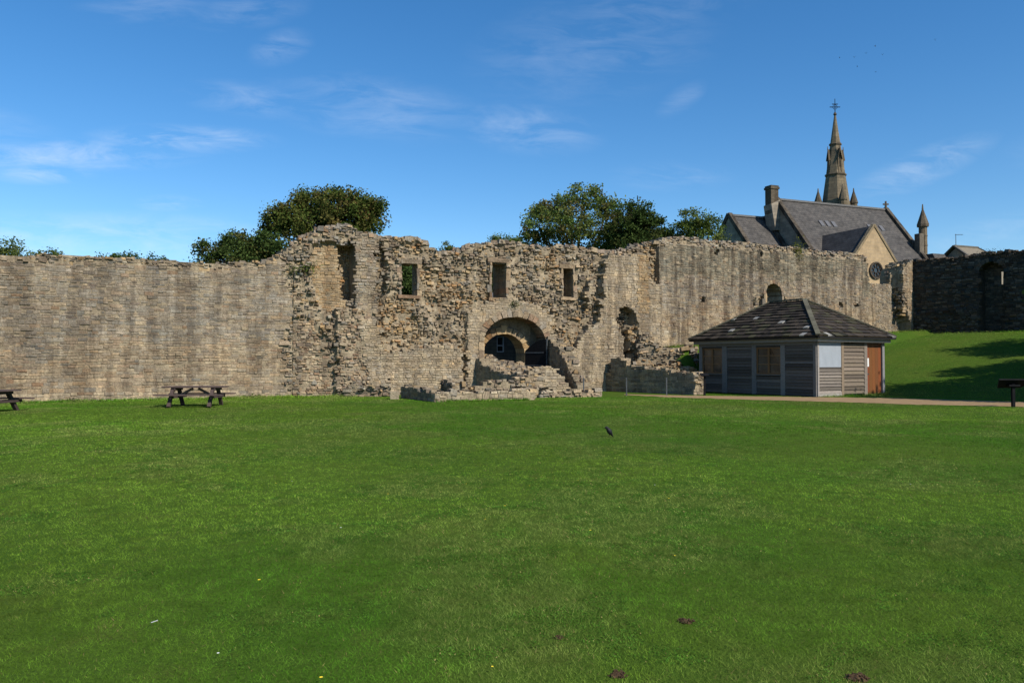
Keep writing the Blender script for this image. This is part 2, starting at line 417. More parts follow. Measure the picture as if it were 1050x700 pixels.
def core(mb, fr, u0, u1, zb, zt, info, skip, T, seed, step=.16, col=(.29, .24, .17, .6)):
    nu = max(2, int(round((u1 - u0) / step))); zlo = min(zb(u0 + (u1 - u0) * k / 20) for k in range(21)) - .3
    zhi = max(zt(u0 + (u1 - u0) * k / 80) for k in range(81)); nzs = max(2, int(round((zhi - zlo) / step)))
    du, dz = (u1 - u0) / nu, (zhi - zlo) / nzs
    fi = {}
    def fv(i, j):
        if (i, j) not in fi:
            u, z = u0 + i * du, zlo + j * dz; d, r, pal, st = info(u, z)
            fi[i, j] = len(mb.v); mb.v.append(fr.P(u, d - .005 - .065 * r + .09 * r * nz3(u * 3.1, z * 3.1, seed), z))
        return fi[i, j]
    bi = {}
    def bv(i, j):
        if (i, j) not in bi:
            u, z = u0 + i * du, zlo + j * dz
            bi[i, j] = len(mb.v); mb.v.append(fr.P(u, -T, z))
        return bi[i, j]
    keep = [[False] * (nzs + 2) for _ in range(nu + 2)]
    for i in range(nu):
        uc = u0 + (i + .5) * du; tz = zt(uc) - .06
        for j in range(nzs):
            zc = zlo + (j + .5) * dz
            keep[i + 1][j + 1] = zc < tz and not (skip and skip(uc, zc))
    for i in range(nu):
        for j in range(nzs):
            if not keep[i + 1][j + 1]: continue
            mb.f.append((fv(i, j), fv(i + 1, j), fv(i + 1, j + 1), fv(i, j + 1)))
            mb.f.append((bv(i, j), bv(i, j + 1), bv(i + 1, j + 1), bv(i + 1, j)))
            k = 2
            for (di, dj, p, q) in ((-1, 0, (i, j), (i, j + 1)), (1, 0, (i + 1, j + 1), (i + 1, j)), (0, 1, (i, j + 1), (i + 1, j + 1)), (0, -1, (i + 1, j), (i, j))):
                if not keep[i + 1 + di][j + 1 + dj]:
                    mb.f.append((fv(*p), fv(*q), bv(*q), bv(*p))); k += 1
            m_ = .8 + .4 * (nz3(i * du * 4, j * dz * 4, seed) * .5 + .5)
            mb.c.extend([(col[0] * m_, col[1] * m_, col[2] * m_, col[3])] * k)

def rub_stone(mb, p, size, rng, pal='rub', st=.3, ang=None, flat=.6):
    """a loose rough block lying at p"""
    a = rng.uniform(0, 6.28) if ang is None else ang + rng.gauss(0, .25)
    x = Vector((math.cos(a), math.sin(a), rng.gauss(0, .14))) * size * rng.uniform(.8, 1.5)
    y = Vector((-math.sin(a), math.cos(a), rng.gauss(0, .14))) * size * rng.uniform(.6, 1.1)
    z = Vector((rng.gauss(0, .1), rng.gauss(0, .1), 1)) * size * flat * rng.uniform(.7, 1.3)
    c = (*pick(rng, pal), st); p = Vector(p); o = []
    for sz in (0, 1):
        k = 1 if sz == 0 else .8
        for sx, sy in ((-1, -1), (1, -1), (1, 1), (-1, 1)):
            o.append(p + x * .5 * sx * k * rng.uniform(.75, 1.05) + y * .5 * sy * k * rng.uniform(.75, 1.05) + z * (sz - .35 + rng.uniform(-.12, .12)))
    mb.hexa(o, c)

def top_rubble(mb, fr, u0, u1, zt, info, T, seed, size=(.16, .34), dens=9, pal='rub', skip=None):
    rng = random.Random(seed); ang = math.atan2(fr.t.y, fr.t.x)
    for k in range(int((u1 - u0) * dens)):
        u = rng.uniform(u0, u1); z = zt(u); d, r, _, _ = info(u, z - .1)
        dd = d - rng.random() ** 1.6 * min(T, 1.4)
        if skip and skip(u, z - .05): continue
        rub_stone(mb, fr.P(u, dd - .08, z - .10 + rng.uniform(-.05, .06)), rng.uniform(*size), rng, pal, .5, ang)

def jag(px, py, amp, seed=0, f=.16):
    return px + amp * nz3(px * f, py * f, seed) + amp * .6 * nz3(px * f * 2.7, py * f * 2.7, seed + 5), py + amp * nz3(px * f, py * f, seed + 9)

def ruin_wall(name, label, p0, p1, thick, top, zb=0.0, seed=1, pal='rub', rough=.7, cat='ruined wall', group=None, course=(.085, .16), ends=(1, 1), front_rough=None):
    """free-standing broken wall from p0 to p1; top(t) gives its height above zb for t in 0..1"""
    fr = Fr(p0, p1); L = fr.L
    mid = ((p0[0] + p1[0]) / 2, (p0[1] + p1[1]) / 2, zb)
    root = thing(name, label, cat, mid, group)
    mb = MB(); fro = rough if front_rough is None else front_rough
    zt = lambda u: zb + max(.05, top(min(1, max(0, u / L))) + .06 * nz3(u * 1.9, seed * 3.3))
    info = lambda u, z: (0.03 * nz3(u, z, seed), fro, pal, .3)
    base = lambda u: zb - .1
    core(mb, fr, 0, L, base, zt, info, None, thick, seed, .2)
    face_stones(mb, fr, 0, L, base, zt, info, None, seed + 1, course)
    bk = Fr(p1, p0); bk.O = bk.O + bk.n * thick
    face_stones(mb, bk, 0, L, base, lambda u: zt(L - u), lambda u, z: (.0, rough, pal, .3), None, seed + 2, course)
    for k, (e, u_) in enumerate(((ends[0], 0), (ends[1], L))):
        if not e: continue
        q0 = fr.P(u_, -thick if k == 0 else 0, 0); q1 = fr.P(u_, 0 if k == 0 else -thick, 0)
        ef = Fr(q0, q1)
        face_stones(mb, ef, 0, thick, base, lambda u: zt(u_), lambda u, z: (.04, rough, pal, .3), None, seed + 4 + k, course)
    mb.build('masonry', M_stone, root)
    tb = MB(); top_rubble(tb, fr, 0, L, zt, lambda u, z: (0.0, rough, pal, .3), thick, seed + 9, (.12, .26), 9 * max(.6, thick), pal)
    tb.build('loose_stones', M_stone, root)
    return root

# ---- left curtain wall
A = Fr((-20.6, 32.0), (-10.46, 38.0))
uA0 = -8.0
A_top = [(-260, 258), (-60, 260), (0, 262), (50, 261), (100, 263), (160, 266), (200, 269), (270, 268), (285, 262), (300, 251)]
A_t = A.topz(A_top); A_zb = lambda u: -.05
def A_info(u, z):
    px, py = A.px(u, z); qx, qy = jag(px, py, 5, 2)
    if qx > 288 and inpoly(qx, qy, [(285, 240), (320, 240), (320, 420), (300, 420), (292, 395), (288, 340), (297, 330), (305, 310), (292, 290)]):
        return (.05 * nz3(u * 2, z * 2), .75, 'rub', .3)
    top = A_t(u) - z
    g = z / 6.0 + .25 * nz3(u * .35, z * .5, 4)
    pal = 'rub' if top < .35 else 'pale' if z < .35 + .15 * nz3(u * .8, 2) else ('grey' if g > .42 else 'buff')
    r = .55 if top < .3 else .13 + .22 * max(0, nz3(u * .4, z * .9, 8))
    return (.03 * nz3(u * .5, z * .5, 1), r, pal, .62 if top > .3 else .4)
rootA = thing('curtain_wall', 'long flat grey-brown curtain wall on the left behind the picnic tables', 'castle wall', (*A.P(A.L / 2, 0, 0)[:2], 0))
mb = MB(); core(mb, A, uA0, A.L, A_zb, A_t, A_info, None, 2.0, 11)
face_stones(mb, A, uA0, A.L, A_zb, A_t, A_info, None, 21, (.06, .15), (.10, .50)); mb.build('masonry', M_stone, rootA)
mb = MB(); top_rubble(mb, A, uA0, A.L, A_t, A_info, 1.6, 31, (.12, .25), 12); mb.build('loose_stones', M_stone, rootA)

# ---- gatehouse wall
B = Fr((-10.46, 38.0), (8.63, 47.0))
B_top = [(296, 252), (305, 246), (312, 241), (322, 236), (332, 233), (345, 231), (360, 232), (368, 237), (384, 240), (392, 242), (410, 243), (425, 243), (436, 248), (445, 254), (455, 259), (470, 257), (478, 252), (490, 249), (505, 248), (520, 247), (535, 249), (545, 252), (558, 254), (575, 252), (590, 251), (600, 254), (620, 257), (640, 256), (655, 252), (665, 249), (676, 246)]
B_t = B.topz(B_top); B_zb = lambda u: -.05
def arch_poly(uc, a, zs, rise, z0, n=16):
    return [(uc - a, z0)] + [(uc - a * math.cos(math.pi * k / n), zs + rise * math.sin(math.pi * k / n)) for k in range(n + 1)] + [(uc + a, z0)]
gL, gR = B.uz(495, 350)[0], B.uz(557, 350)[0]; GC, GA = (gL + gR) / 2, (gR - gL) / 2
GZ0 = B.uz(526, 380)[1]; GZS = B.uz(526, 350)[1]; GRISE = B.uz(526, 325)[1] - GZS
gate_hole = arch_poly(GC, GA + .12, GZS, GRISE + .12, GZ0 - .05)
def rect(fr, x0, x1, y0, y1):
    ym = (y0 + y1) / 2; xm = (x0 + x1) / 2
    return fr.uz(x0, ym)[0], fr.uz(x1, ym)[0], fr.uz(xm, y1)[1], fr.uz(xm, y0)[1]
WINS = [rect(B, 411, 428, 270, 303), rect(B, 503.5, 519, 269, 306), rect(B, 577, 588, 275, 305)]
def B_skip(u, z):
    for (a, b_, z0, z1) in WINS:
        if a < u < b_ + .05 and z0 < z < z1: return True
    return inpoly(u, z, gate_hole)
# (polygon in photo coordinates, raggedness, outward depth, roughness, palette, staining)
B_REG = [
    ([(290, 300), (352, 330), (352, 420), (290, 420)], 4, .10, .95, 'rub', .3),
    ([(290, 320), (322, 330), (330, 360), (340, 372), (343, 410), (290, 410)], 4, .02, .40, 'buff', .6),
    ([(308, 250), (322, 236), (366, 228), (386, 236), (386, 250), (330, 252), (322, 275), (306, 280)], 4, .18, .85, 'grey', .6),
    ([(318, 254), (330, 247), (356, 252), (356, 318), (330, 320), (318, 285)], 2, -.10, .22, 'ochre', .35),
    ([(346, 252), (365, 252), (365, 307), (352, 309)], 2, -.80, .5, 'ochre', .2),
    ([(363, 240), (386, 240), (386, 330), (363, 330)], 2.5, .22, .35, 'grey', .6),
    ([(344, 318), (392, 318), (396, 412), (344, 412)], 4, .34, .55, 'buff', .5),
    ([(366, 328), (394, 328), (400, 412), (380, 412)], 3, .40, .30, 'pale', .5),
    ([(386, 250), (394, 250), (398, 300), (402, 330), (396, 345), (386, 330)], 4, -.30, 1.0, 'rub', .2),
    ([(394, 305), (420, 320), (440, 345), (420, 372), (398, 376), (388, 345)], 5, -.10, .9, 'ochre', .2),
    ([(430, 268), (470, 285), (478, 318), (440, 318), (428, 305)], 5, -.12, .9, 'ochre', .2),
    ([(396, 362), (470, 350), (474, 412), (396, 412)], 4, .30, .30, 'pale', .4),
    ([(478, 322), (498, 310), (520, 304), (545, 312), (566, 325), (566, 400), (540, 400), (478, 400)], 3, .20, .18, 'pale', .5),
    ([(600, 330), (598, 300), (610, 275), (622, 262), (655, 262), (668, 285), (690, 290), (690, 420), (585, 420), (570, 385), (590, 350)], 3.5, .42, .20, 'pale', .75),
    ([(632, 316), (640, 314), (648, 322), (651, 345), (656, 380), (636, 380), (634, 345), (629, 330)], 2.5, -.25, 1.0, 'dark', .2),
    ([(642, 335), (650, 330), (658, 378), (648, 380)], 3, .25, 1.0, 'ochre', .2),
    ([(655, 240), (674, 240), (676, 292), (664, 290), (658, 265)], 4, -.15, 1.0, 'rub', .3),
    ([(650, 262), (660, 262), (661, 320), (650, 322)], 1.5, .44, .15, 'ochre', .4),
    ([(608, 265), (618, 268), (612, 330), (602, 338), (596, 330), (604, 300)], 3, -.05, 1.0, 'rub', .2),
]
def B_info(u, z):
    px, py = B.px(u, z)
    out = (.16 * nz3(u * .9, z * .9, 3) + .09 * nz3(u * 2.2, z * 2.2, 6), .92, 'rub', .3)
    for poly, amp, d, r, pal, st in B_REG:
        qx, qy = jag(px, py, amp, 3)
        if inpoly(qx, qy, poly):
            out = (d + (.14 * r * nz3(u * 1.6, z * 1.6, 5)), r, pal, st)
    if out[2] == 'rub' and nz3(u * .55, z * .55, 12) > .22: out = (out[0], out[1], 'ochre', .2)
    return out
rootB = thing('gatehouse_wall', 'ragged ruined gatehouse wall with an arched gate and three square windows', 'castle wall', (*B.P(B.L / 2, 0, 0)[:2], 0))
mb = MB(); core(mb, B, 0, B.L, B_zb, B_t, B_info, B_skip, .95, 12)
face_stones(mb, B, 0, B.L, B_zb, B_t, B_info, B_skip, 22, (.07, .145), (.12, .36)); mb.build('masonry', M_stone, rootB)
mb = MB(); top_rubble(mb, B, 0, B.L, B_t, B_info, 1.6, 32, (.2, .42), 14, 'grey'); mb.build('loose_stones', M_stone, rootB)
def surround(fr, rc, root, d0, T, seed, lint=.22, jamb=.13, pal='buff'):
    u0, u1, z0, z1 = rc; mb = MB(); rng = random.Random(seed)
    def blk(a, b_, c, e, df, db):
        col = (*pick(rng, pal), .4); g = .006
        J = lambda: rng.uniform(-.028, .028)
        mb.hexa([fr.P(a + g + J(), df + J(), c + g), fr.P(b_ - g + J(), df + J(), c + g), fr.P(b_ - g, db, c + g), fr.P(a + g, db, c + g), fr.P(a + g + J(), df + J(), e - g + J()), fr.P(b_ - g + J(), df + J(), e - g + J()), fr.P(b_ - g, db, e - g), fr.P(a + g, db, e - g)], col)
    for s in (0, 1):
        z = z0
        while z < z1 - .01:
            h = min(rng.uniform(.24, .42), z1 - z); w_ = jamb + rng.choice((-.04, .10)); df = d0 + rng.uniform(-.03, .03)
            if s == 0: blk(u0 - w_, u0 + .03, z, z + h, df, -T)
            else: blk(u1 - .03, u1 + w_, z, z + h, df, -T)
            z += h
    blk(u0 - .24, u1 + .2, z1 - .02, z1 + lint, d0 + .02, -T)
    blk(u0 - .15, u1 + .18, z0 - .15, z0 + .02, d0 + .02, -T)
    mb.build('window_surround', M_stone, root)
for k, rc in enumerate(WINS): surround(B, rc, rootB, (.06, .07, .03)[k], (.55, 1.7, 1.8)[k], 40 + k)  # last two run extra deep, shaped to stop sunbeams on the house behind

def arch_ring(mb, fr, uc, a, zs, rise, th, d0, d1, n, rng, pal='pale', z0=None):
    for k in range(n):
        t0, t1 = math.pi * k / n + .012, math.pi * (k + 1) / n - .012
        col = (*pick(rng, pal), .4); p = []
        dj = rng.uniform(-.035, .03); th_ = th * rng.uniform(.8, 1.15)
        for d in (d1, d0 + dj):
            for (aa, t_) in ((0, t0), (0, t1), (th_, t1), (th_, t0)):
                aa += rng.uniform(-.018, .018); t_ += rng.uniform(-.012, .012)
                p.append(fr.P(uc - (a + aa) * math.cos(t_), d, zs + (rise + aa) * math.sin(t_)))
        mb.hexa(p, col)
    if z0 is not None:
        for s in (-1, 1):
            z = z0
            while z < zs - .02:
                h = min(rng.uniform(.28, .45), zs - z); col = (*pick(rng, pal), .4); w_ = th + rng.uniform(-.08, .1)
                x0, x1 = sorted((uc + s * a, uc + s * (a + w_)))
                p = [fr.P(x, d, zz) for zz in (z + .006, z + h - .006) for (x, d) in ((x0, d0), (x1, d0), (x1, d1), (x0, d1))]
                mb.hexa(p, col); z += h
rng = random.Random(77)
mb = MB(); arch_ring(mb, B, GC, GA, GZS, GRISE, .36, .235, -.75, 19, rng, 'buff', GZ0 - .3); mb.build('gate_arch', M_stone, rootB)
# inner order with a narrower opening, set back in the arch
iL, iR = B.uz(494, 360, -.7)[0], B.uz(539, 360, -.7)[0]; IC, IA = (iL + iR) / 2, (iR - iL) / 2 - .08
IZS = B.uz(515, 362, -.7)[1]; IR_ = B.uz(515, 342, -.7)[1] - IZS
mb = MB(); arch_ring(mb, B, IC, IA, IZS, IR_, .42, -.66, -1.8, 13, rng, 'ochre', GZ0 - .3)
for k in range(24):     # filling above and beside the inner arch
    t0, t1 = math.pi * k / 24, math.pi * (k + 1) / 24
    q = [(IC - (IA + .40) * math.cos(t_), IZS + (IR_ + .40) * math.sin(t_)) for t_ in (t0, t1)]
    zt_ = GZS + GRISE + .6
    mb.quad(B.P(q[0][0], -.74, q[0][1]), B.P(q[1][0], -.74, q[1][1]), B.P(q[1][0], -.74, zt_), B.P(q[0][0], -.74, zt_), c=(.2, .16, .11, .3))
mb.box(B.P(IC - IA - 1.2, -1.6, GZ0 - .3), B.t * .82, B.n * .86, (0, 0, zt_ - GZ0 + .3), (.2, .16, .11, .3))
mb.box(B.P(IC + IA + .38, -1.6, GZ0 - .3), B.t * 1.3, B.n * .86, (0, 0, zt_ - GZ0 + .3), (.14, .115, .085, .3))
mb.build('inner_arch', M_stone, rootB)
# one black gate leaf standing open on the right, its curved top rising to the free edge
hin = B.P(IC + IA + .02, -.62, 0); gd = Vector((.80, -.60, 0)); gn = Vector((.60, .80, 0)); gw = 1.35; gz0 = GZ0 - .05
mb = MB(); n = 10
tops = [gz0 + 1.15 + .62 * math.sin(math.pi / 2 * k / n) for k in range(n + 1)]
for k in range(n):
    a_, b_ = hin + gd * gw * k / n, hin + gd * gw * (k + 1) / n
    mb.hexa([a_ + Vector((0, 0, gz0)), b_ + Vector((0, 0, gz0)), b_ + gn * .07 + Vector((0, 0, gz0)), a_ + gn * .07 + Vector((0, 0, gz0)),
             a_ + Vector((0, 0, tops[k])), b_ + Vector((0, 0, tops[k + 1])), b_ + gn * .07 + Vector((0, 0, tops[k + 1])), a_ + gn * .07 + Vector((0, 0, tops[k]))])
gl = mb.build('gate_leaf', M_black, rootB)
mb = MB(); e = hin + gd * (gw + .03); mb.box(e + Vector((0, 0, gz0)), gd * .06, gn * .07, (0, 0, tops[-1] - gz0)); mb.build('edge_bar', M_grey, gl)
mb = MB()
for zz in (.3, 1.0): mb.box(hin + gd * .02 - gn * .015 + Vector((0, 0, gz0 + zz)), gd * 1.2, gn * .012, (0, 0, .06))
mb.build('strap_hinges', M_grey, gl)

# ---- right curtain wall
C = Fr(C0, C1)
C_top = [(672, 247), (685, 243), (700, 242), (715, 244), (740, 247), (770, 249), (800, 252), (830, 255), (860, 258), (880, 260), (888, 263), (890, 290), (905, 291), (914, 291), (915.5, 279), (919, 273), (922, 270), (926, 267), (930, 266)]
C_t = C.topz(C_top)
C_zb = lambda u: gh(C.O.x + C.t.x * u, C.O.y + C.t.y * u) - .2
cw = rect(C, 783, 801, 290, 326); CWC, CWA = (cw[0] + cw[1]) / 2, (cw[1] - cw[0]) / 2
c_hole = arch_poly(CWC, CWA, cw[3] - CWA * .9, CWA * .9, cw[2])
C_HOLES = [rect(C, 732.5, 735, 256, 261), rect(C, 778, 781, 257, 262), rect(C, 717, 721, 304, 311), rect(C, 771, 774, 306, 313), rect(C, 859, 863, 309, 315), rect(C, 875, 879, 310, 315)]
UST, ZST = C.uz(917, 300)[0], C.uz(917, 292)[1]
C_skip = lambda u, z: inpoly(u, z, c_hole)
def C_info(u, z):
    px, py = C.px(u, z)
    for (a, b_, z0, z1) in C_HOLES:
        if a < u < b_ and z0 < z < z1: return (-.35, .6, 'dark', .2)
    qx, qy = jag(px, py, 3, 6); top = C_t(u) - z
    if px > 896 and u < UST + .14 * nz3(z * 2.1, 3) + max(0, (ZST - z)) * .28: return (-.12, .25, 'grey', .5)
    if px > 896: return (.72, .25, 'buff', .5)
    if inpoly(qx, qy, [(776, 305), (784, 298), (800, 298), (806, 310), (804, 325), (772, 325)]): return (-.06, .9, 'ochre', .2)
    if top < .5: return (.04, .75, 'grey', .3)
    g = (py - 255) / 90 + .3 * nz3(u * .3, z * .4, 4)
    pal = 'pale' if g > .95 else ('buff' if g > .62 else ('grey' if g > .36 else 'lichen'))
    return (.12 + .03 * nz3(u * .4, z * .4, 1), .16, pal, 1.0)
rootC = thing('curtain_wall', 'high streaked curtain wall behind the timber hut with a small round-headed recess', 'castle wall', (*C.P(C.L / 2, 0, 0)[:2], 3.0))
mb = MB(); core(mb, C, 0, C.L, C_zb, C_t, C_info, C_skip, 1.0, 13, .18)
face_stones(mb, C, 0, C.L, C_zb, C_t, C_info, C_skip, 23, (.09, .15), (.18, .46))
for s_ in range(4):     # ragged broken end that stands up above the low part and projects from it
    uu = UST + .02 + s_ * .16
    q = Fr(C.P(uu, -.92, 0)[:2], C.P(uu, .68, 0)[:2])
    face_stones(mb, q, .0, 1.6, lambda u: ZST - 2.4 + s_ * .5, lambda u: min(C_t(uu + .2), C_t(uu) + .3) - .1, lambda u, z: (.06 * nz3(u * 3, z * 3), 1.0, 'rub', .2), None, 72 + s_, (.12, .22), (.2, .55))
mb.build('masonry', M_stone, rootC)
mb = MB(); arch_ring(mb, C, CWC, CWA - .05, cw[3] - CWA * .9, CWA * .9 - .05, .22, .13, -1.1, 11, rng, 'buff', cw[2]); mb.build('recess_arch', M_stone, rootC)
mb = MB(); top_rubble(mb, C, 0, C.L, C_t, C_info, 1.4, 33, (.14, .27), 13, 'grey'); mb.build('loose_stones', M_stone, rootC)
# closing wall returning towards the camera, its shade deepened by near-black stone colours
Ed = Vector((math.sin(R(41)), -math.cos(R(41)), 0))
E = Fr(C1, (C1.x + Ed.x * 24, C1.y + Ed.y * 24))
E_top = [(926, 266.5), (950, 266), (975, 264), (990, 262), (1002, 260), (1012, 258), (1022, 259), (1035, 256), (1045, 257), (1052, 256)]
E_tt = E.topz(E_top); E_t = lambda u: E_tt(u) + .0
E_zb = lambda u: gh(E.O.x + E.t.x * u, E.O.y + E.t.y * u) - .2
ew = rect(E, 1004, 1030, 268, 345); EC, EA = (ew[0] + ew[1]) / 2, (ew[1] - ew[0]) / 2
e_arch = arch_poly(EC, EA, ew[3] - EA * 1.0, EA, ew[2] - .6)
e_slit = rect(E, 1022.0, 1025.8, 277, 291)
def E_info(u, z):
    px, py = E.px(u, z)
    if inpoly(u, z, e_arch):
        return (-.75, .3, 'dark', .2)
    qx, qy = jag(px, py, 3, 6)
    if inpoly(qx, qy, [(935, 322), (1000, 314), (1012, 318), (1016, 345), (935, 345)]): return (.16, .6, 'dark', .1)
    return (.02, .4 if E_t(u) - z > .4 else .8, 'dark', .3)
E_skip = lambda u, z: e_slit[0] - .3 < u < e_slit[1] + .3 and e_slit[2] - .1 < z < e_slit[3] + .1
rootE = thing('curtain_wall', 'dark shaded castle wall on the mound at right with a tall arched recess', 'castle wall', (*E.P(4, 0, 0)[:2], 3.7))
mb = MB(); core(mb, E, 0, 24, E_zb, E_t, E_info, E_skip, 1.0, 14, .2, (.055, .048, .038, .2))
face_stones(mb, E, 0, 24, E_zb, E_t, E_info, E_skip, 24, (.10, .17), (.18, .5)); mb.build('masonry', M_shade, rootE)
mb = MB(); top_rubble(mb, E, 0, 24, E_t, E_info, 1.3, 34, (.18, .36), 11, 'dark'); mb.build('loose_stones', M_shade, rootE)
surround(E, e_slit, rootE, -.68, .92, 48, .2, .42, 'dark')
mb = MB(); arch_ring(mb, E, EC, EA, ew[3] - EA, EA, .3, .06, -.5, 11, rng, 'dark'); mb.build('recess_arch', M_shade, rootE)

# ---- low ruins in front of the gatehouse
def xy(px, D): return (xat(px, D), D)
ruin_wall('ruined_wall', 'broken side wall with a dark stepped face, left of the gate arch', xy(473, 43.2), xy(541, 37.6), .9, lambda t: interp(t, [(0, 2.45), (.12, 2.3), (.14, 2.05), (.3, 1.85), (.32, 1.6), (.5, 1.3), (.52, 1.15), (.8, 1.1), (1, 1.0)]), 0, 101, rough=.55, front_rough=.12)
ruin_wall('ruined_wall', 'dark side wall stepping down from the right edge of the gate arch', xy(557, 44.2), xy(592, 39.2), .75, lambda t: interp(t, [(0, 3.1), (.22, 2.9), (.25, 2.65), (.5, 2.4), (.53, 2.0), (.7, 1.75), (.73, 1.25), (.85, 1.0), (1, .4)]), 0, 121, rough=.55, front_rough=.12)
ruin_wall('ruined_wall', 'long dark low wall between the gatehouse wall and the timber hut', xy(616, 45.3), xy(711, 39.9), .8, lambda t: (.5 + 5 * t if t < .12 else 1.55 - .45 * t + (.35 if .12 < t < .3 else 0)), 0, 141, rough=.55, front_rough=.12)
ruin_wall('ruined_wall', 'pale broken block of ashlar wall right below the gate', xy(538, 38.9), xy(583, 39.5), .9, lambda t: interp(t, [(0, .95), (.15, 1.25), (.4, 1.40), (.7, 1.32), (.85, .85), (1, .45)]), 0, 161, 'pale', .5, front_rough=.25)
ruin_wall('ruined_wall', 'low pale footing wall, nearest to the lawn below the gate', xy(446, 33.0), xy(549, 34.8), .8, lambda t: .42 + .05 * math.sin(t * 9), 0, 181, 'pale', .5, front_rough=.25)
ruin_wall('ruined_wall', 'gappy low wall of rough blocks behind the pale footing wall', xy(461, 36.0), xy(546, 37.4), .7, lambda t: .80 - .30 * (.22 < t < .42) + .1 * (t > .8), 0, 201, 'rub', .8)
ruin_wall('ruined_wall', 'short dark footing wall at the left end of the low ruins', xy(411, 36.6), xy(446, 32.8), .5, lambda t: .55 - .12 * t, 0, 221, 'rub', .55, front_rough=.12)
ruin_wall('ruined_wall', 'short stub between the pale footing wall and the smooth gatehouse base', xy(452, 37.4), xy(463, 34.8), .6, lambda t: .85 - .15 * t, 0, 231, 'rub', .7)
ruin_wall('ruined_wall', 'knee-high row of kerb stones by the foot of the right gate wall', xy(556, 36.9), xy(617, 37.9), .5, lambda t: .28 + .08 * math.sin(t * 14), 0, 241, 'pale', .7)
ruin_wall('ruined_wall', 'sunlit rubble wall top just left of the hut, above the dark wall', xy(650, 43.9), xy(714, 44.1), .7, lambda t: 1.72 - .35 * t + .12 * math.sin(t * 11), 0, 251, 'ochre', .9)
ruin_wall('ruined_wall', 'jagged dark rubble edge below the grass ledge beside the hut', xy(655, 45.4), xy(715, 45.5), .7, lambda t: interp(t, [(0, 2.9), (.12, 3.3), (.25, 2.75), (.4, 2.5), (.7, 2.45), (.85, 2.7), (1, 2.5)]), 0, 261, 'rub', 1.0)
ruin_wall('ruined_wall', 'ragged low footing at the base of the pale pilaster, left of the loose block', xy(352, 38.2), xy(398, 38.0), .6, lambda t: .35 + .35 * abs(math.sin(t * 7)), 0, 271, 'rub', .9)
# rubble bank in front of the gate
rng = random.Random(5)
bk0, bk1 = Vector((*xy(496, 42.6), 0)), Vector((*xy(546, 42.2), 0))
root = thing('rubble_bank', 'sloping bank of sunlit rubble spilling out of the gate arch', 'rubble', (*((bk0 + bk1) / 2)[:2], 0))
mb = MB()
def bank(a, b_):
    p = bk0.lerp(bk1, a) + Vector((.55, -.83, 0)) * b_ * 2.1
    return Vector((p.x, p.y, (2.0 - .75 * a) * (1 - b_) + .75 * b_ + .15 * nz3(a * 5, b_ * 5)))
for i in range(10):
    for j in range(10):
        q = [bank((i + x) / 10, (j + y) / 10) - Vector((0, 0, .12)) for x, y in ((0, 1), (1, 1), (1, 0), (0, 0))]
        mb.quad(*q, c=(.19, .15, .10, .2))
for k in range(10):
    q0, q1 = bank(k / 10, 1) - Vector((0, 0, .12)), bank((k + 1) / 10, 1) - Vector((0, 0, .12))
    mb.quad(Vector((q0.x, q0.y, -.1)), Vector((q1.x, q1.y, -.1)), q1, q0, c=(.19, .15, .1, .2))
mb.build('earth_core', M_stone, root)
mb = MB()
for k in range(330):
    rub_stone(mb, bank(rng.random(), rng.random()), rng.uniform(.14, .36), rng, 'rub', .2)
mb.build('loose_stones', M_stone, root)
# loose squared block
rng = random.Random(6)
mb = MB(); p = gnd(404.5, 409.5); stone(mb, Fr((p.x - .2, p.y), (p.x + .3, p.y + .08)), .2, .17, .42, .36, 0, rng, .15, (.34, .29, .21, .3), .4)
mb.quad(*[v for v in mb.v[0:4]], c=(.34, .29, .21, .3))
tag(mb.build('stone_block', M_stone, None, (p.x, p.y, 0)), 'single squared pale block lying on the lawn before the low ruins', 'stone block')

# ---- stone house seen through the gate, in the wall's shadow
hp = at(512, 352, 47.9); r_ = B.t
root = thing('stone_house', 'grey stone house with a pale-framed window seen through the gate arch', 'house', (hp.x, hp.y, 0))
M_house = course_mat('house_stone', tuple(r_), ((.17, .15, .125), (.12, .105, .09)), (.09, .08, .07), .45, .2)
wn = rect(Fr((hp.x - 4, hp.y - 4 * r_.y / r_.x), (hp.x + 4, hp.y + 4 * r_.y / r_.x)), 509.5, 517, 345, 361)
hf = Fr((hp.x - 4 * r_.x, hp.y - 4 * r_.y), (hp.x + 4 * r_.x, hp.y + 4 * r_.y))
wn = rect(hf, 509.5, 517, 345, 361); mb = MB()
for (a, b_, c_, d_) in ((0, wn[0], 0, 4.6), (wn[1], 8, 0, 4.6), (wn[0], wn[1], 0, wn[2]), (wn[0], wn[1], wn[3], 4.6)):
    mb.box(hf.P(a, -4, c_), hf.t * (b_ - a), hf.n * 4, (0, 0, d_ - c_))
mb.build('wall', M_house, root)
mb = MB()
mb.hexa([hf.P(-.2, .25, 4.55), hf.P(8.2, .25, 4.55), hf.P(8.2, -2, 5.9), hf.P(-.2, -2, 5.9), hf.P(-.2, .25, 4.65), hf.P(8.2, .25, 4.65), hf.P(8.2, -2, 6.0), hf.P(-.2, -2, 6.0)], (.08, .08, .085, 1))
mb.hexa([hf.P(-.2, -4.25, 4.55), hf.P(8.2, -4.25, 4.55), hf.P(8.2, -2, 5.9), hf.P(-.2, -2, 5.9), hf.P(-.2, -4.25, 4.65), hf.P(8.2, -4.25, 4.65), hf.P(8.2, -2, 6.0), hf.P(-.2, -2, 6.0)], (.08, .08, .085, 1))
mb.build('roof', M_slate, root)
mb = MB(); u0, u1, z0, z1 = wn; fw = .06
